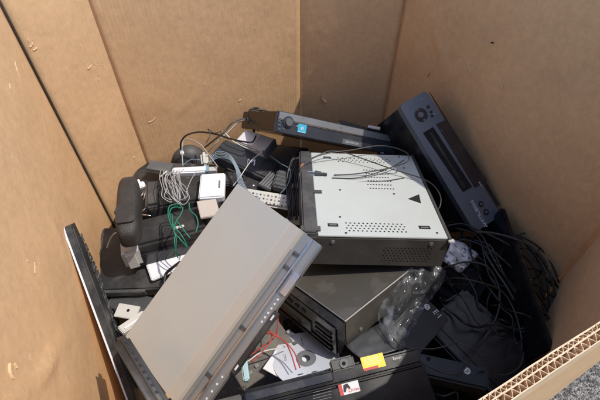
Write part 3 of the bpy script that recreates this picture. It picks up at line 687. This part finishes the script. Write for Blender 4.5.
# pale remote
a_ = at(247, 195, .735); b_ = at(292, 202.5, .735); X = (b_ - a_).normalized(); up = Vector((0, -.45, 1)).normalized(); up = (up - X * up.dot(X)).normalized(); Y = up.cross(X)
t = thing('remote_control', 'pale grey remote control with rows of buttons, beside the beige player', 'remote control', (a_ + b_) / 2)
t.location = (a_ + b_) / 2 - up * .012; t.rotation_euler = Matrix((X, Y, up)).transposed().to_euler()
rb = bx(t, 'body', (-.062, -.017, -.003), (.062, .017, .011), M['cream'], .005, 4)
for i in range(12):
    for j in range(3):
        bx(rb, 'button', (-.05 + i * .0088, -.0118 + j * .0085, .0108), (-.0462 + i * .0088, -.0082 + j * .0085, .0122), M['black' if i < 2 else ('midgrey' if (i + j) % 2 else 'cabgrey')], .0004, 1)
t, b = slabthing('power_adapter', 'small black adapter in the gap under the large black adapter, above the pale remote', 'power adapter', 250, 183, .745, .055, .035, .022, -30, M['black'], (4, 0), .004, seg=3)
bx(b, 'indicator', (.010, -.003, .0218), (.014, .001, .0226), M['whitesticker'], 0)
t, b = slabthing('power_adapter', 'dark grey ribbed adapter right of the silver slatted grille', 'power adapter', 281, 178, .72, .035, .055, .022, -12, M['darkgrey'], (0, 8), .004, seg=3)
for k in range(4): bx(b, 'rib', (-.014, -.022 + k * .012, .0215), (.014, -.018 + k * .012, .0232), M['midgrey'], .0005)
t, b = slabthing('circuit_cover', 'dark flat plate tucked behind the white adapter bar at the back left', 'plate', 160, 166, .735, .060, .030, .006, -12, M['midgrey'], (0, 0), .001)
t, b = slabthing('cable_box', 'black junction box right of the white router, under the pale blue wires', 'junction box', 229, 178, .74, .040, .045, .022, -14, M['black'], (0, 0), .003)
bx(b, 'socket', (-.010, -.012, .0218), (.008, .008, .0230), M['darkgrey'], .0004)
# clutter behind the sticker player
t, b = slabthing('cassette_shell', 'black flat shell lying behind the slim player by the back wall', 'case', 352, 127, .70, .075, .03, .008, -15, M['black'], (10, 8), .002)
bx(b, 'rib', (-.03, -.003, .008), (.03, .003, .011), M['black'], .001)
t, b = slabthing('metal_clip', 'small silver clip on black block between the slim player and the recorder', 'clip', 374, 128, .685, .034, .012, .010, -16, M['black'], (0, 0), .002)
bx(b, 'plate', (-.015, -.005, .010), (.015, .005, .013), M['silverplastic'], .001)

# ------------------------------------------------------------------ disc, board, red leads
t = thing('optical_disc', 'silver optical disc showing in the gap above the black device at the bottom', 'disc', at(306, 359, .775), (-18, .8, 10.6))
bm = bmesh.new(); N = 96
rr = [.0085, .0075 + .012, .021, .060]
def ring(bm, r0, r1, z, mi):
    a = [bm.verts.new((r0 * math.cos(2 * math.pi * k / N), r0 * math.sin(2 * math.pi * k / N), z)) for k in range(N)]
    b = [bm.verts.new((r1 * math.cos(2 * math.pi * k / N), r1 * math.sin(2 * math.pi * k / N), z)) for k in range(N)]
    a2 = [bm.verts.new(v.co - Vector((0, 0, .0012))) for v in a]; b2 = [bm.verts.new(v.co - Vector((0, 0, .0012))) for v in b]
    for k in range(N):
        j = (k + 1) % N
        for q in ((a[k], a[j], b[j], b[k]), (b[k], b[j], b2[j], b2[k]), (a2[k], b2[k], b2[j], a2[j]), (a[k], a2[k], a2[j], a[j])): bm.faces.new(q)
ring(bm, .018, .060, .002, 0); build('disc_surface', bm, M['disc'], t)
bm = bmesh.new(); ring(bm, .0075, .0175, .0019, 0); build('hub', bm, M['fasciasilver'], t)
lettering('print', 'D.A.C', .006, M['greyprint'], t, (-.036, .01, .0023), (0, 1, 0), (-1, 0, 0))
bx(t, 'print_line', (-.0006, .028, .0021), (.0006, .050, .0024), M['greyprint'], 0)
t = thing('disc_sleeve', 'pale disc sleeve lying under the silver disc', 'sleeve', at(299, 360, .782), (-18, .8, -28))
bx(t, 'sleeve', (-.046, -.050, -.003), (.050, .050, -.001), M['white'], .0005)
t, b = slabthing('circuit_board', 'grey-brown bare metal board below the beige player, under the red leads', 'circuit board', 258, 348, .785, .12, .10, .006, 35, M['pcb'], (0, 0), .001)
for k in range(7):
    u_, v_ = random.uniform(-.06, .06), random.uniform(-.04, .04); bx(b, 'component', (u_, v_, .0058), (u_ + .008, v_ + .006, .010), M['darkgrey' if k % 2 else 'steel'], .0006)
t, b = slabthing('ribbon_connector', 'pale blue connector block standing at the left end of the bottom black device', 'connector', 245, 369, .70, .010, .036, .014, 12, M['paleblue'], (0, 0), .002)
bx(b, 'lip', (-.006, .012, .013), (.006, .019, .016), M['whitesticker'], .001)
for k, pp in enumerate((((277, 308, .72), (278, 325, .72), (274, 338, .73), (262, 347, .72), (248, 357, .71), (238, 366, .71)),
           ((258, 328, .72), (268, 331, .71), (282, 339, .72), (294, 352, .73), (300, 368, .74)),
           ((255, 333, .72), (270, 334, .71), (284, 341, .72), (291, 354, .735), (296, 370, .74)),
           ((262, 322, .73), (272, 336, .715), (264, 350, .715), (252, 362, .71)))):
    cable(('red lead running from the black bracket down to the blue connector', 'thin red lead arching onto the left part of the silver disc', 'second red lead lying parallel on the silver disc', 'short red lead looping over the bare metal board')[k], pp, .0011, M['cabred'], 'red leads by the disc', name='wire', cat='wire')
cable('thin pale wire under the red leads by the metal board', ((247, 362, .71), (262, 352, .715), (280, 348, .73), (292, 345, .75)), .0011, M['cabwhite'], name='wire', cat='wire')

# ------------------------------------------------------------------ black long device at the bottom with yellow label
A_ = at(205, 400, .70); B_ = at(418, 347, .70)
X = (B_ - A_); Lw = X.length; X.normalize(); up = Vector((.0, -.30, 1)); up = (up - X * up.dot(X)).normalized(); Y = up.cross(X)
t = thing('printer', 'long black printer casing with a yellow label along the bottom of the heap', 'printer', (0, 0, 0))
t.location = (A_ + B_) / 2 - up * .07; t.rotation_euler = Matrix((X, Y, up)).transposed().to_euler()
hw = Lw / 2
bx(t, 'rear_strip', (-hw + .055, -.0255, 0), (hw, 0, .070), M['jet'], .004, 3)
fb = bx(t, 'front_body', (-hw + .055, -.17, -.02), (hw + .004, -.026, .064), M['jet'], .004, 3)
rg = bx(t, 'gloss_ridge', (-hw + .058, -.020, .0695), (-hw + .20, -.003, .0755), M['blackgloss'], .003, 3)
bx(t, 'left_bracket', (-hw, -.10, .0), (-hw + .0545, -.004, .066), M['slate'], .002)
q = on(t, 343, 364, .070); bm = bmesh.new(); add_box(bm, (q.x - .022, q.y - .009, .0695), (q.x + .018, q.y + .010, .0765), .003, 3); kn = build('latch_block', bm, M['darkgrey'], t)
bm = bmesh.new(); cyl(bm, (q.x, q.y, .0764), (0, 0, 1), .007, .002, 20); build('latch_boss', bm, M['midgrey'], kn)
bm = bmesh.new(); cyl(bm, (q.x, q.y, .0783), (0, 0, 1), .003, .0006, 14); build('latch_hole', bm, M['hole'], kn)
q = on(t, 373, 362, .070)
yl = bx(t, 'yellow_label', (q.x - .019, q.y - .0105, .0698), (q.x + .019, q.y + .0105, .0712), M['yellow'], .0003)
bx(yl, 'red_band', (q.x - .0188, q.y - .0104, .0711), (q.x + .006, q.y - .0065, .0715), M['red'], 0)
for k in range(5): bx(yl, 'print_line', (q.x - .015, q.y - .003 + k * .0026, .0711), (q.x + (.014 if k % 2 else .010), q.y - .0024 + k * .0026, .0714), M['champagne'], 0)
q = on(t, 397, 358, .070); lettering('small_print', 'Epson', .006, M['champagne'], t, (q.x, q.y, .0703), (1, 0, 0), (0, 1, 0))
q = on(t, 349, 388, .064)
sk = bx(fb, 'white_sticker', (q.x - .0165, q.y - .0085, .0638), (q.x + .0165, q.y + .0085, .0650), M['whitesticker'], .0003)
bx(sk, 'red_end', (q.x - .0164, q.y - .0084, .0649), (q.x - .0105, q.y + .0084, .0653), M['red'], 0)
bm = bmesh.new(); prism(bm, [(q.x - .008, q.y + .006), (q.x - .001, q.y + .007), (q.x + .002, q.y + .0005), (q.x + .0, q.y - .002), (q.x - .003, q.y + .0015), (q.x - .007, q.y - .005), (q.x - .010, q.y - .004)], .0649, .0653); build('sticker_figure', bm, M['ink'], sk)
lettering('sticker_print', 'Drive', .008, M['red'], sk, (q.x + .007, q.y - .004, .0652), (1, 0, 0), (0, 1, 0))
for k in range(4):
    q = on(t, 324, 390 + k * 3, .064); bx(fb, 'print_line', (q.x - .018, q.y - .0004, .0639), (q.x + .012, q.y + .0003, .0643), M['greyprint'], 0)
for k in range(3):
    q = on(t, 300 + 14 * k, 374.5 - 2.6 * k, .070); bx(t, 'gold_contact', (q.x - .004, q.y - .0008, .0699), (q.x + .005, q.y + .0008, .0705), M['bronze'], 0)
for (px, py, tx) in ((223, 393, '123'), (240, 389, 'OPEN')):
    q = on(t, px, py, .066); lettering('embossed_print', tx, .008, M['hole'], t, (q.x, q.y, .0663), (1, 0, 0), (0, 1, 0))

# ------------------------------------------------------------------ two navy speakers with round badge
def badge(t, b, px, py, h, r, sc=1.):
    q = on(t, px, py, h); bm = bmesh.new(); cyl(bm, (q.x, q.y, h - .0003), (0, 0, 1), r, .0009, 28); k = build('round_badge', bm, M['whitesticker'], b)
    return q, k
A_ = at(411, 352, .73); B_ = at(489, 369, .73); X = B_ - A_; Lx = X.length; X.normalize(); up = Vector((.0, -.12, 1)); up = (up - X * up.dot(X)).normalized(); Y = up.cross(X)
t = thing('speaker_bar', 'slim navy speaker bar with a single round badge, lying near the corrugated rim', 'speaker')if False else thing('speaker_bar', 'slim navy speaker bar with a round badge and small hole, lying near the corrugated rim', 'speaker', (0, 0, 0))
t.location = (A_ + B_) / 2 - up * .045 - Y * .016; t.rotation_euler = Matrix((X, Y, up)).transposed().to_euler()
b = bx(t, 'body', (-Lx / 2, -.018, 0), (Lx / 2, .018, .045), M['navy'], .004, 3)
q, k = badge(t, b, 467, 371, .045, .0055)
lettering('badge_print', 'hp', .0075, M['navy'], k, (q.x, q.y, .0458), (.6, .8, 0), (-.8, .6, 0))
q = on(t, 428.5, 359, .045); bm = bmesh.new(); cyl(bm, (q.x, q.y, .0446), (0, 0, 1), .0036, .0008, 20); build('hole', bm, M['hole'], b)
A_ = at(436, 306, .77); B_ = at(398, 348, .77); X = A_ - B_; Lx = X.length; X.normalize(); up = Vector((.10, -.16, 1)); up = (up - X * up.dot(X)).normalized(); Y = up.cross(X)
t = thing('speaker_bar', 'navy speaker bar with a round badge and white lettering, next to the crumpled clear bag', 'speaker', (0, 0, 0))
t.location = (A_ + B_) / 2 - up * .05; t.rotation_euler = Matrix((X, Y, up)).transposed().to_euler()
b = bx(t, 'body', (-Lx / 2, -.034, 0), (Lx / 2, .034, .05), M['navy'], .004, 3)
bx(b, 'step', (-Lx / 2 + .01, -.0335, .049), (Lx / 2 - .004, -.004, .052), M['navy'], .001)
q, k = badge(t, b, 427, 307, .052, .0058)
lettering('badge_print', 'hp', .0075, M['navy'], k, (q.x, q.y, .0529), (.6, .8, 0), (-.8, .6, 0))
q = on(t, 437, 314, .052); p2 = on(t, 443, 321, .052); d_ = Vector((p2.x - q.x, p2.y - q.y, 0))
lettering('white_lettering', 'E·I', .016, M['whiteprint'], b, (q.x, q.y, .0524), d_, Vector((-d_.y, d_.x, 0)))

# ------------------------------------------------------------------ dark things, right side
t, b = slabthing('computer_speaker', 'large matt black box in the dark right part of the heap, near the corrugated rim', 'box', 482, 332, .80, .18, .12, .10, -52, M['jet'], (10, 6), .006)
bx(b, 'ridge', (-.088, -.056, .099), (.088, -.050, .104), M['black'], .002)
bx(b, 'bevel_plate', (-.075, -.04, .099), (.075, .05, .102), M['jet'], .002)
t, b = slabthing('camera_case', 'soft-edged black case behind the large matt black box at the right', 'case', 462, 278, .83, .11, .10, .07, -40, M['navy'], (0, -6), .018)
bx(b, 'zip_line', (-.05, -.0515, .035), (.05, -.0495, .039), M['cablack'], .0008)
t, b = slabthing('network_box', 'small black box in shade left of the thin upright panel', 'box', 498, 268, .84, .11, .09, .05, -65, M['vcrside'], (0, 5), .004)
bx(b, 'vent', (-.04, -.03, .0498), (.04, .03, .051), M['black'], .001)
# thin upright panel at the right wall
far = at(503, 208, .72); near = at(553, 350, .735); X = (far - near).normalized(); Lp = (far - near).length
up = Vector((.22, .02, 1)); up = (up - X * up.dot(X)).normalized(); Z = X.cross(up)
t = thing('monitor_panel', 'thin black screen panel standing on edge beside the right cardboard wall', 'screen', (far + near) / 2)
t.rotation_euler = Matrix((X, up, Z)).transposed().to_euler()
bx(t, 'panel', (-Lp / 2, -.22, -.006), (Lp / 2, 0, .006), M['jet'], .002)
bx(t, 'bezel', (-Lp / 2 + .004, -.016, .0058), (Lp / 2 - .004, -.003, .0085), M['midgrey'], .001)
# deep fillers: the lower layer of the heap
deep = [(.27, .69, .17, .32, .22, .10, -60, 'wide black cabinet deep under the blue-grey recorder'), (.27, .42, .16, .30, .32, .16, 28, 'deep black cabinet at the bottom of the shaded right side'),
        (.02, .33, .17, .34, .22, .20, 40, 'black cabinet deep under the olive-brown player'), (-.25, .60, .15, .24, .24, .22, 25, 'black cabinet supporting the left cluster of speakers'),
        (-.05, .82, .15, .34, .22, .24, 28, 'black cabinet supporting the adapters along the back wall'), (.10, .60, .20, .30, .26, .22, 5, 'black cabinet under the pale vented box'),
        (.40, .50, .10, .16, .22, .18, 30, 'black cabinet standing in the right corner under the cables'), (-.12, .25, .15, .22, .22, .26, 28, 'black cabinet under the beige player at the near left')]
for (x, y, z, w, d, h, yaw, lab) in deep:
    t = thing('electronics_case', lab, 'cabinet', (x, y, z - .10), (0, 0, yaw))
    b = bx(t, 'body', (-w / 2, -d / 2, -.02), (w / 2, d / 2, h), M['black'], .004)
    bx(b, 'front_panel', (-w / 2 + .01, -d / 2 - .004, 0), (w / 2 - .01, -d / 2 + .001, h - .01), M['darkgrey'], .002)

# ------------------------------------------------------------------ films
def film(name, label, cat, grid, amp, m, seed, th=.0004, sub=5):
    """grid: rows of (px,py,drop) -> crumpled sheet"""
    rows = [spline([at(*p) for p in r], sub) for r in grid]
    cols = list(zip(*rows)); cols = [spline(list(c), sub) for c in cols]
    base = cols[0][0].copy(); bm = bmesh.new(); V = []
    for i, c in enumerate(cols):
        r = []
        for j, p in enumerate(c):
            if name == 'plastic_bag':
                rg = lambda f, k: 1 - abs(noise.noise(Vector((p.x * f + k, p.y * f * .6, p.z * f)))) * 2
                r.append(bm.verts.new(p - base + Vector((rg(30, 5) * .003, rg(26, 9) * .003, (rg(38, 1) ** 3) * .006 + rg(95, 3) * .0030)))); continue
            n = noise.noise(p * 55 + Vector((seed, 0, 0))) + .6 * abs(noise.noise(p * 110 + Vector((0, seed, 0))))
            r.append(bm.verts.new(p - base + Vector((noise.noise(p * 70) * amp * .6, noise.noise(p * 60 + Vector((9, 9, 9))) * amp * .6, n * amp))))
        V.append(r)
    for i in range(len(V) - 1):
        for j in range(len(V[0]) - 1): bm.faces.new((V[i][j], V[i + 1][j], V[i + 1][j + 1], V[i][j + 1]))
    o = build(name, bm, m, None, True); o.location = base; md = o.modifiers.new('s', 'SOLIDIFY'); md.thickness = th
    return tagit(o, label, cat)
film('plastic_bag', 'crumpled clear plastic bag hanging down between the olive-brown player and a navy speaker bar', 'plastic bag',
     [[(402, 264, .715), (416, 262, .70), (430, 266, .71), (446, 271, .72)], [(394, 284, .725), (406, 280, .712), (424, 290, .722), (440, 288, .735)], [(384, 300, .73), (400, 304, .712), (412, 302, .73), (426, 306, .74)], [(376, 318, .735), (388, 326, .722), (404, 322, .735), (412, 328, .745)], [(382, 344, .75), (388, 342, .73), (396, 346, .74), (404, 342, .755)]], .007, M['clear'], 3, sub=12)
film('film_scrap', 'pale blue shiny film scrap beside the corner of the pale vented box', 'plastic film',
     [[(452, 238, .745), (464, 244, .75), (478, 254, .76)], [(448, 250, .745), (458, 255, .75), (471, 263, .76)], [(441, 260, .75), (450, 266, .755), (460, 274, .77)]], .005, M['foil'], 8)
film('plastic_sheet', 'grey smooth plastic sheet lying above the yellow label, beside the olive-brown player', 'plastic sheet',
     [[(392, 318, .755), (400, 332, .75), (408, 346, .745)], [(370, 328, .75), (380, 342, .74), (392, 352, .735)], [(345, 345, .735), (352, 352, .73), (360, 358, .725)]], .004, M['darkgrey'], 5)

# ------------------------------------------------------------------ cables
def CB(label, pts, r, m, group=None, name='cable', cat='cable'): return cable(label, pts, r, M[m], group, name, cat=cat)
# back left loops
CB('black cable arching over the rounded grey shell to the black adapter', ((181, 150, .75), (181, 142, .72), (187, 135, .70), (200, 132, .69), (215, 134, .69), (228, 138, .68), (240, 141, .68), (252, 142, .68), (256, 136, .70)), .0021, 'cablack')
CB('brown-black cable looping up the back cardboard wall to the tangle', ((204, 148, .73), (214, 140, .70), (224, 132, .68), (232, 123, .68), (241, 119, .68), (250, 120, .69), (258, 124, .70)), .0020, 'cabdark')
CB('grey cable running beside the brown-black one to the tangle', ((208, 152, .73), (217, 142, .70), (228, 132, .69), (236, 124, .69), (244, 120, .69), (252, 121, .70)), .0014, 'cabgrey')
CB('thick black cord loop standing at the left end of the slim player', ((256, 129, .71), (249, 124, .69), (248, 115, .68), (252, 109, .68), (259, 109, .68), (262, 115, .69), (259, 123, .70), (254, 130, .72), (254, 142, .73)), .0034, 'cablack')
CB('thinner black cord in the loop at the slim player end', ((258, 131, .71), (251, 122, .68), (252, 112, .675), (262, 110, .68), (270, 112, .69)), .0022, 'cablack')
CB('pale cable crossing the black adapter', ((221, 131, .69), (227, 135, .69), (233, 141, .70), (244, 147, .71), (256, 151, .72)), .0014, 'cabwhite')
CB('grey cable rising from the rounded shell', ((183, 167, .74), (182, 150, .72), (184, 140, .705), (192, 140, .70), (201, 145, .70), (209, 155, .71), (218, 167, .72)), .0013, 'cabgrey')
CB('thin brown twist tie by the back wall', ((206, 143, .70), (210, 135, .69), (208, 129, .69), (214, 133, .69), (222, 131, .685)), .0012, 'cabdark')
for k in range(5):
    o_ = k * 1.6
    CB(('outermost pale blue wire curving round the black adapter', 'second grey wire beside the outermost pale blue one at the black adapter', 'middle pale blue wire curving round the black adapter', 'grey wire just inside the middle pale blue one at the black adapter', 'innermost pale blue wire curving round the black adapter')[k], ((208 + o_ * .2, 164 - o_, .72), (218, 158 - o_, .71), (230, 160 - o_ * .8, .70), (236 + o_ * .5, 170, .70), (238 + o_ * .8, 182, .70), (244 + o_, 191 + o_ * .4, .71), (252 + o_, 197, .73)), .0009, 'cabblue' if k % 2 == 0 else 'cabgrey', 'pale blue wires round the black adapter', 'wire', 'wire')
CB('thin pale blue wire on the rounded shell', ((182, 166, .735), (190, 160, .725), (200, 160, .72), (206, 165, .73)), .0009, 'cabblue', None, 'wire', 'wire')
CB('thin white wire falling from the silver adapter', ((262, 152, .70), (252, 160, .70), (246, 168, .70), (240, 177, .70), (233, 186, .71)), .0011, 'cabwhite', None, 'wire', 'wire')
# vertical cables left of the pale box
for k in range(9):
    x = 289 + k * 1.7
    CB('black cable in the bundle running down the left side of the pale vented box', ((x + 10, 150 + k, .71), (x + 4, 158, .70), (x, 168, .71), (x - 2 + random.uniform(-2, 2), 180, .72), (x - 2, 192, .72), (x - 1, 206, .73), (x + random.uniform(-3, 3), 220, .75)), .0019, 'cablack' if k % 3 else 'cabdark', 'cables beside the pale vented box')
CB('pale blue wire by the bundle beside the pale box', ((262, 150, .74), (280, 163, .72), (290, 170, .71), (288, 184, .715), (280, 194, .73)), .001, 'cabblue', None, 'wire', 'wire')
CB('small orange-brown twist tie at the left edge of the pale vented box', ((299, 175, .665), (302, 171, .66), (301, 167, .66), (303, 164, .66)), .0024, 'copper', None, 'twist_tie', 'twist tie')
# mains cord on the pale box
CB('black cord arching from the cable bundle over the back of the pale vented box', ((298, 185, .665), (300, 173, .655), (306, 163, .65), (318, 156, .645), (335, 152, .645), (352, 150, .65), (375, 146, .655), (392, 147, .65), (407, 153, .64), (408, 161, .635), (396, 166, .645), (380, 170, .65), (355, 174, .655), (334, 175, .655)), .0013, 'cabdark')
CB('black cord running diagonally across the pale plate to its right edge', ((312, 158, .65), (330, 151, .65), (346, 153, .65), (372, 162, .655), (395, 170, .655), (418, 177, .655), (432, 184, .65), (440, 195, .645), (440, 206, .65), (434, 214, .66)), .0013, 'cabdark')
CB('flat grey cord lying straight across the pale plate', ((306, 186, .66), (316, 181, .658), (335, 180, .658), (360, 182, .658), (385, 181, .66), (404, 178, .665)), .0013, 'cabdark')
CB('thin black cord beside the flat grey one on the pale plate', ((332, 178, .655), (356, 178, .655), (376, 173, .655), (394, 166, .655), (404, 160, .66)), .0011, 'cablack')
A_ = at(331, 175, .655); B_ = at(313, 173.5, .655); X = (A_ - B_).normalized(); up = Vector((0, -.2, 1)); up = (up - X * up.dot(X)).normalized()
t = thing('mains_plug', 'dark two-pin mains plug lying on the left of the pale plate', 'plug', B_); t.rotation_euler = Matrix((X, up.cross(X), up)).transposed().to_euler()
bm = bmesh.new(); cyl(bm, (.004, 0, 0), (1, 0, 0), .007, .013, 12, .0055); cyl(bm, (.0175, 0, 0), (1, 0, 0), .004, .012, 12, .003)
for k in range(4): cyl(bm, (.018 + k * .003, 0, 0), (1, 0, 0), .0046, .0012, 12)
pb = build('plug_body', bm, M['cabdark'], t)
for s_ in (-.004, .004): bx(t, 'pin', (-.012, s_ - .001, -.001), (.0045, s_ + .001, .001), M['chrome'], .0003)
# right tangle
grp = 'black cables tangled in the right corner'
lab = 'thin black cable in the dark tangle by the right wall'
paths = [
 ((476, 232, .72), (492, 233, .72), (512, 238, .72), (530, 246, .73), (543, 258, .74), (551, 276, .76), (556, 298, .79)),
 ((470, 228, .74), (482, 236, .73), (490, 252, .73), (500, 270, .74), (516, 290, .76), (528, 310, .78)),
 ((455, 228, .76), (470, 232, .75), (480, 240, .74), (484, 256, .75), (489, 275, .76), (500, 292, .77)),
 ((446, 226, .76), (462, 224, .75), (478, 230, .74), (500, 240, .73), (516, 250, .74), (530, 262, .76), (540, 280, .78), (545, 300, .80)),
 ((436, 270, .77), (450, 266, .75), (466, 262, .74), (486, 266, .74), (497, 282, .76), (500, 300, .77), (496, 318, .77), (486, 336, .77), (474, 350, .76)),
 ((440, 282, .77), (455, 278, .75), (478, 282, .74), (500, 290, .75), (512, 306, .76), (520, 330, .77), (522, 350, .78)),
 ((474, 240, .75), (490, 246, .74), (498, 262, .75), (508, 282, .76), (520, 300, .77), (530, 322, .79)),
 ((536, 252, .74), (548, 270, .76), (560, 292, .79), (563, 312, .82), (556, 334, .84)),
 ((500, 210, .73), (508, 228, .74), (522, 246, .75), (536, 262, .76), (552, 286, .79)),
 ((518, 236, .74), (534, 254, .76), (546, 276, .78), (549, 300, .80), (551, 326, .83)),
 ((528, 282, .77), (541, 288, .78), (552, 296, .79), (560, 304, .81)),
 ((552, 292, .79), (553, 306, .80), (551, 322, .81), (548, 338, .83)),
 ((482, 248, .75), (494, 268, .75), (506, 286, .75), (514, 300, .76)),
 ((448, 244, .76), (466, 240, .75), (490, 250, .74), (512, 268, .75), (534, 290, .78), (552, 318, .82)),
 ((506, 232, .74), (524, 238, .74), (544, 252, .76), (556, 274, .78), (562, 296, .81)),
 ((530, 300, .79), (545, 315, .80), (558, 312, .81), (560, 290, .80), (548, 280, .78)),
]
ulab = {0: 'outermost black cable arcing up from the recorder corner along the right wall', 3: 'black cable running from the pale box corner to the lower right corner',
  4: 'black cable draped in a big loop over the matt black box', 7: 'short black cable hanging between the screen panel and the right wall', 10: 'short crossing black cable end in front of the right corner',
  11: 'nearly vertical black cable in the right corner beyond the screen panel', 8: 'black cable leaving the lower right corner of the blue-grey recorder', 5: 'black cable running down past the matt black box to the rim'}
for k, pth in enumerate(paths): CB(ulab.get(k, lab), pth, .0019 if k % 3 else .0024, 'cablack' if k % 4 else 'cabdark', grp)
random.seed(21)
for k in range(20):   # more of the same tangle, deeper
    x = random.uniform(445, 520); y = random.uniform(228, 300); d = .755 + random.uniform(0, .10); pts = []; rr_ = random.choice((.0012, .0016, .0020, .0025))
    a = random.uniform(0, 6.28)
    for j in range(11):
        pts.append((min(560, max(440, x)), min(345, max(222, y)), d + random.uniform(-.012, .012))); a += random.uniform(-.8, .8); x += 14 * math.cos(a); y += 14 * math.sin(a)
        if x > 538 or x < 440: a = math.pi - a
        if y > 335 or y < 222: a = -a
    CB(lab, pts, rr_, 'cablack', grp)
CB('thin black lead snaking over the slim navy speaker bar', ((404, 362, .715), (418, 362, .715), (432, 368, .715), (444, 373, .715), (456, 374, .715), (465, 368, .715), (474, 352, .72), (486, 338, .73), (498, 322, .74)), .0014, 'cablack')
CB('thin grey-brown lead from the clear bag to the slim navy speaker bar', ((386, 322, .73), (390, 334, .73), (402, 346, .72), (416, 348, .715), (432, 349, .715), (446, 346, .715), (456, 343, .72), (470, 348, .72), (482, 356, .73), (500, 360, .75)), .0011, 'cabdark')
CB('black lead curling near the corrugated rim', ((524, 352, .78), (520, 366, .77), (508, 374, .76), (494, 374, .75), (480, 370, .72)), .0014, 'cabdark')
CB('black lead hanging under the slim navy speaker bar', ((430, 392, .77), (444, 396, .76), (456, 392, .76), (458, 400, .77)), .0014, 'cabdark')
# wire bundles at the left
t = thing('wire_bundle', 'bundle of thin grey wires fanned over the cloth speakers', 'wire bundle', at(175, 175, .70)); base = Vector(t.location); random.seed(4)
for k in range(13):
    x0 = 161 + k * 1.5; xe = 160 + k * 1.9
    pts = [(x0 + 6 * (k % 2), 170 + random.uniform(-1, 2), .685), (x0 + random.uniform(-2, 4), 178, .672), (xe + 2 + random.uniform(-3, 5), 188, .668), (xe + 5 + random.uniform(-4, 4), 197, .67), (180 + random.uniform(-9, 4), 203 + random.uniform(-3, 2), .68)]
    if k % 3 == 0: pts.append((pts[-1][0] - 7, pts[-1][1] - 12, .675)); pts.append((pts[-1][0] - 1, 180, .68))
    bm = bmesh.new(); tube(bm, [p - base for p in spline([at(*p) for p in pts], 8)], .0009, 6); build('wire', bm, M['cabgrey'], t, True)
bm = bmesh.new(); tube(bm, [p - base for p in spline([at(*p) for p in ((196, 172, .69), (191, 180, .68), (187, 190, .675), (185, 200, .68))], 8)], .0009, 6); build('wire', bm, M['cabgrey'], t, True)
bm = bmesh.new(); tube(bm, [p - base for p in [at(160, 177, .685), at(167, 171, .685)]], .0017, 8); build('tie', bm, M['cabwhite'], t, True)
t = thing('wire_bundle', 'loose loops of green wire on the silver-capped cloth speaker', 'wire bundle', at(175, 225, .66)); base = Vector(t.location)
for pts in (((183, 208, .655), (178, 204, .655), (170, 206, .655), (168, 213, .655), (170, 222, .65), (174, 232, .65), (175, 246, .66), (178, 258, .69)),
            ((181, 208, .655), (176, 207, .655), (171, 209, .655), (170, 216, .655), (174, 226, .65), (182, 236, .655), (187, 246, .67)),
            ((183, 208, .655), (181, 214, .65), (176, 222, .65), (174, 231, .65), (180, 239, .655), (188, 248, .67)),
            ((189, 203, .65), (190, 210, .648), (196, 216, .648), (198, 224, .655), (196, 232, .66)),
            ((176, 221, .65), (181, 226, .648), (186, 233, .65), (190, 238, .655)),
            ((172, 214, .65), (173, 228, .648), (176, 238, .65), (175, 252, .67), (170, 258, .70))):
    bm = bmesh.new(); tube(bm, [p - base for p in spline([at(*p) for p in pts], 8)], .0012, 6); build('wire', bm, M['cabgreen'], t, True)
CB('pale wire rising beside the silver end cap at the left', ((107, 248, .73), (110, 240, .71), (114, 234, .69), (120, 232, .68)), .0016, 'cabwhite', None, 'wire', 'wire')
CB('black cable curving down beside the beige player from the green wires', ((180, 262, .72), (172, 268, .73), (166, 274, .745), (164, 284, .75)), .003, 'cablack')
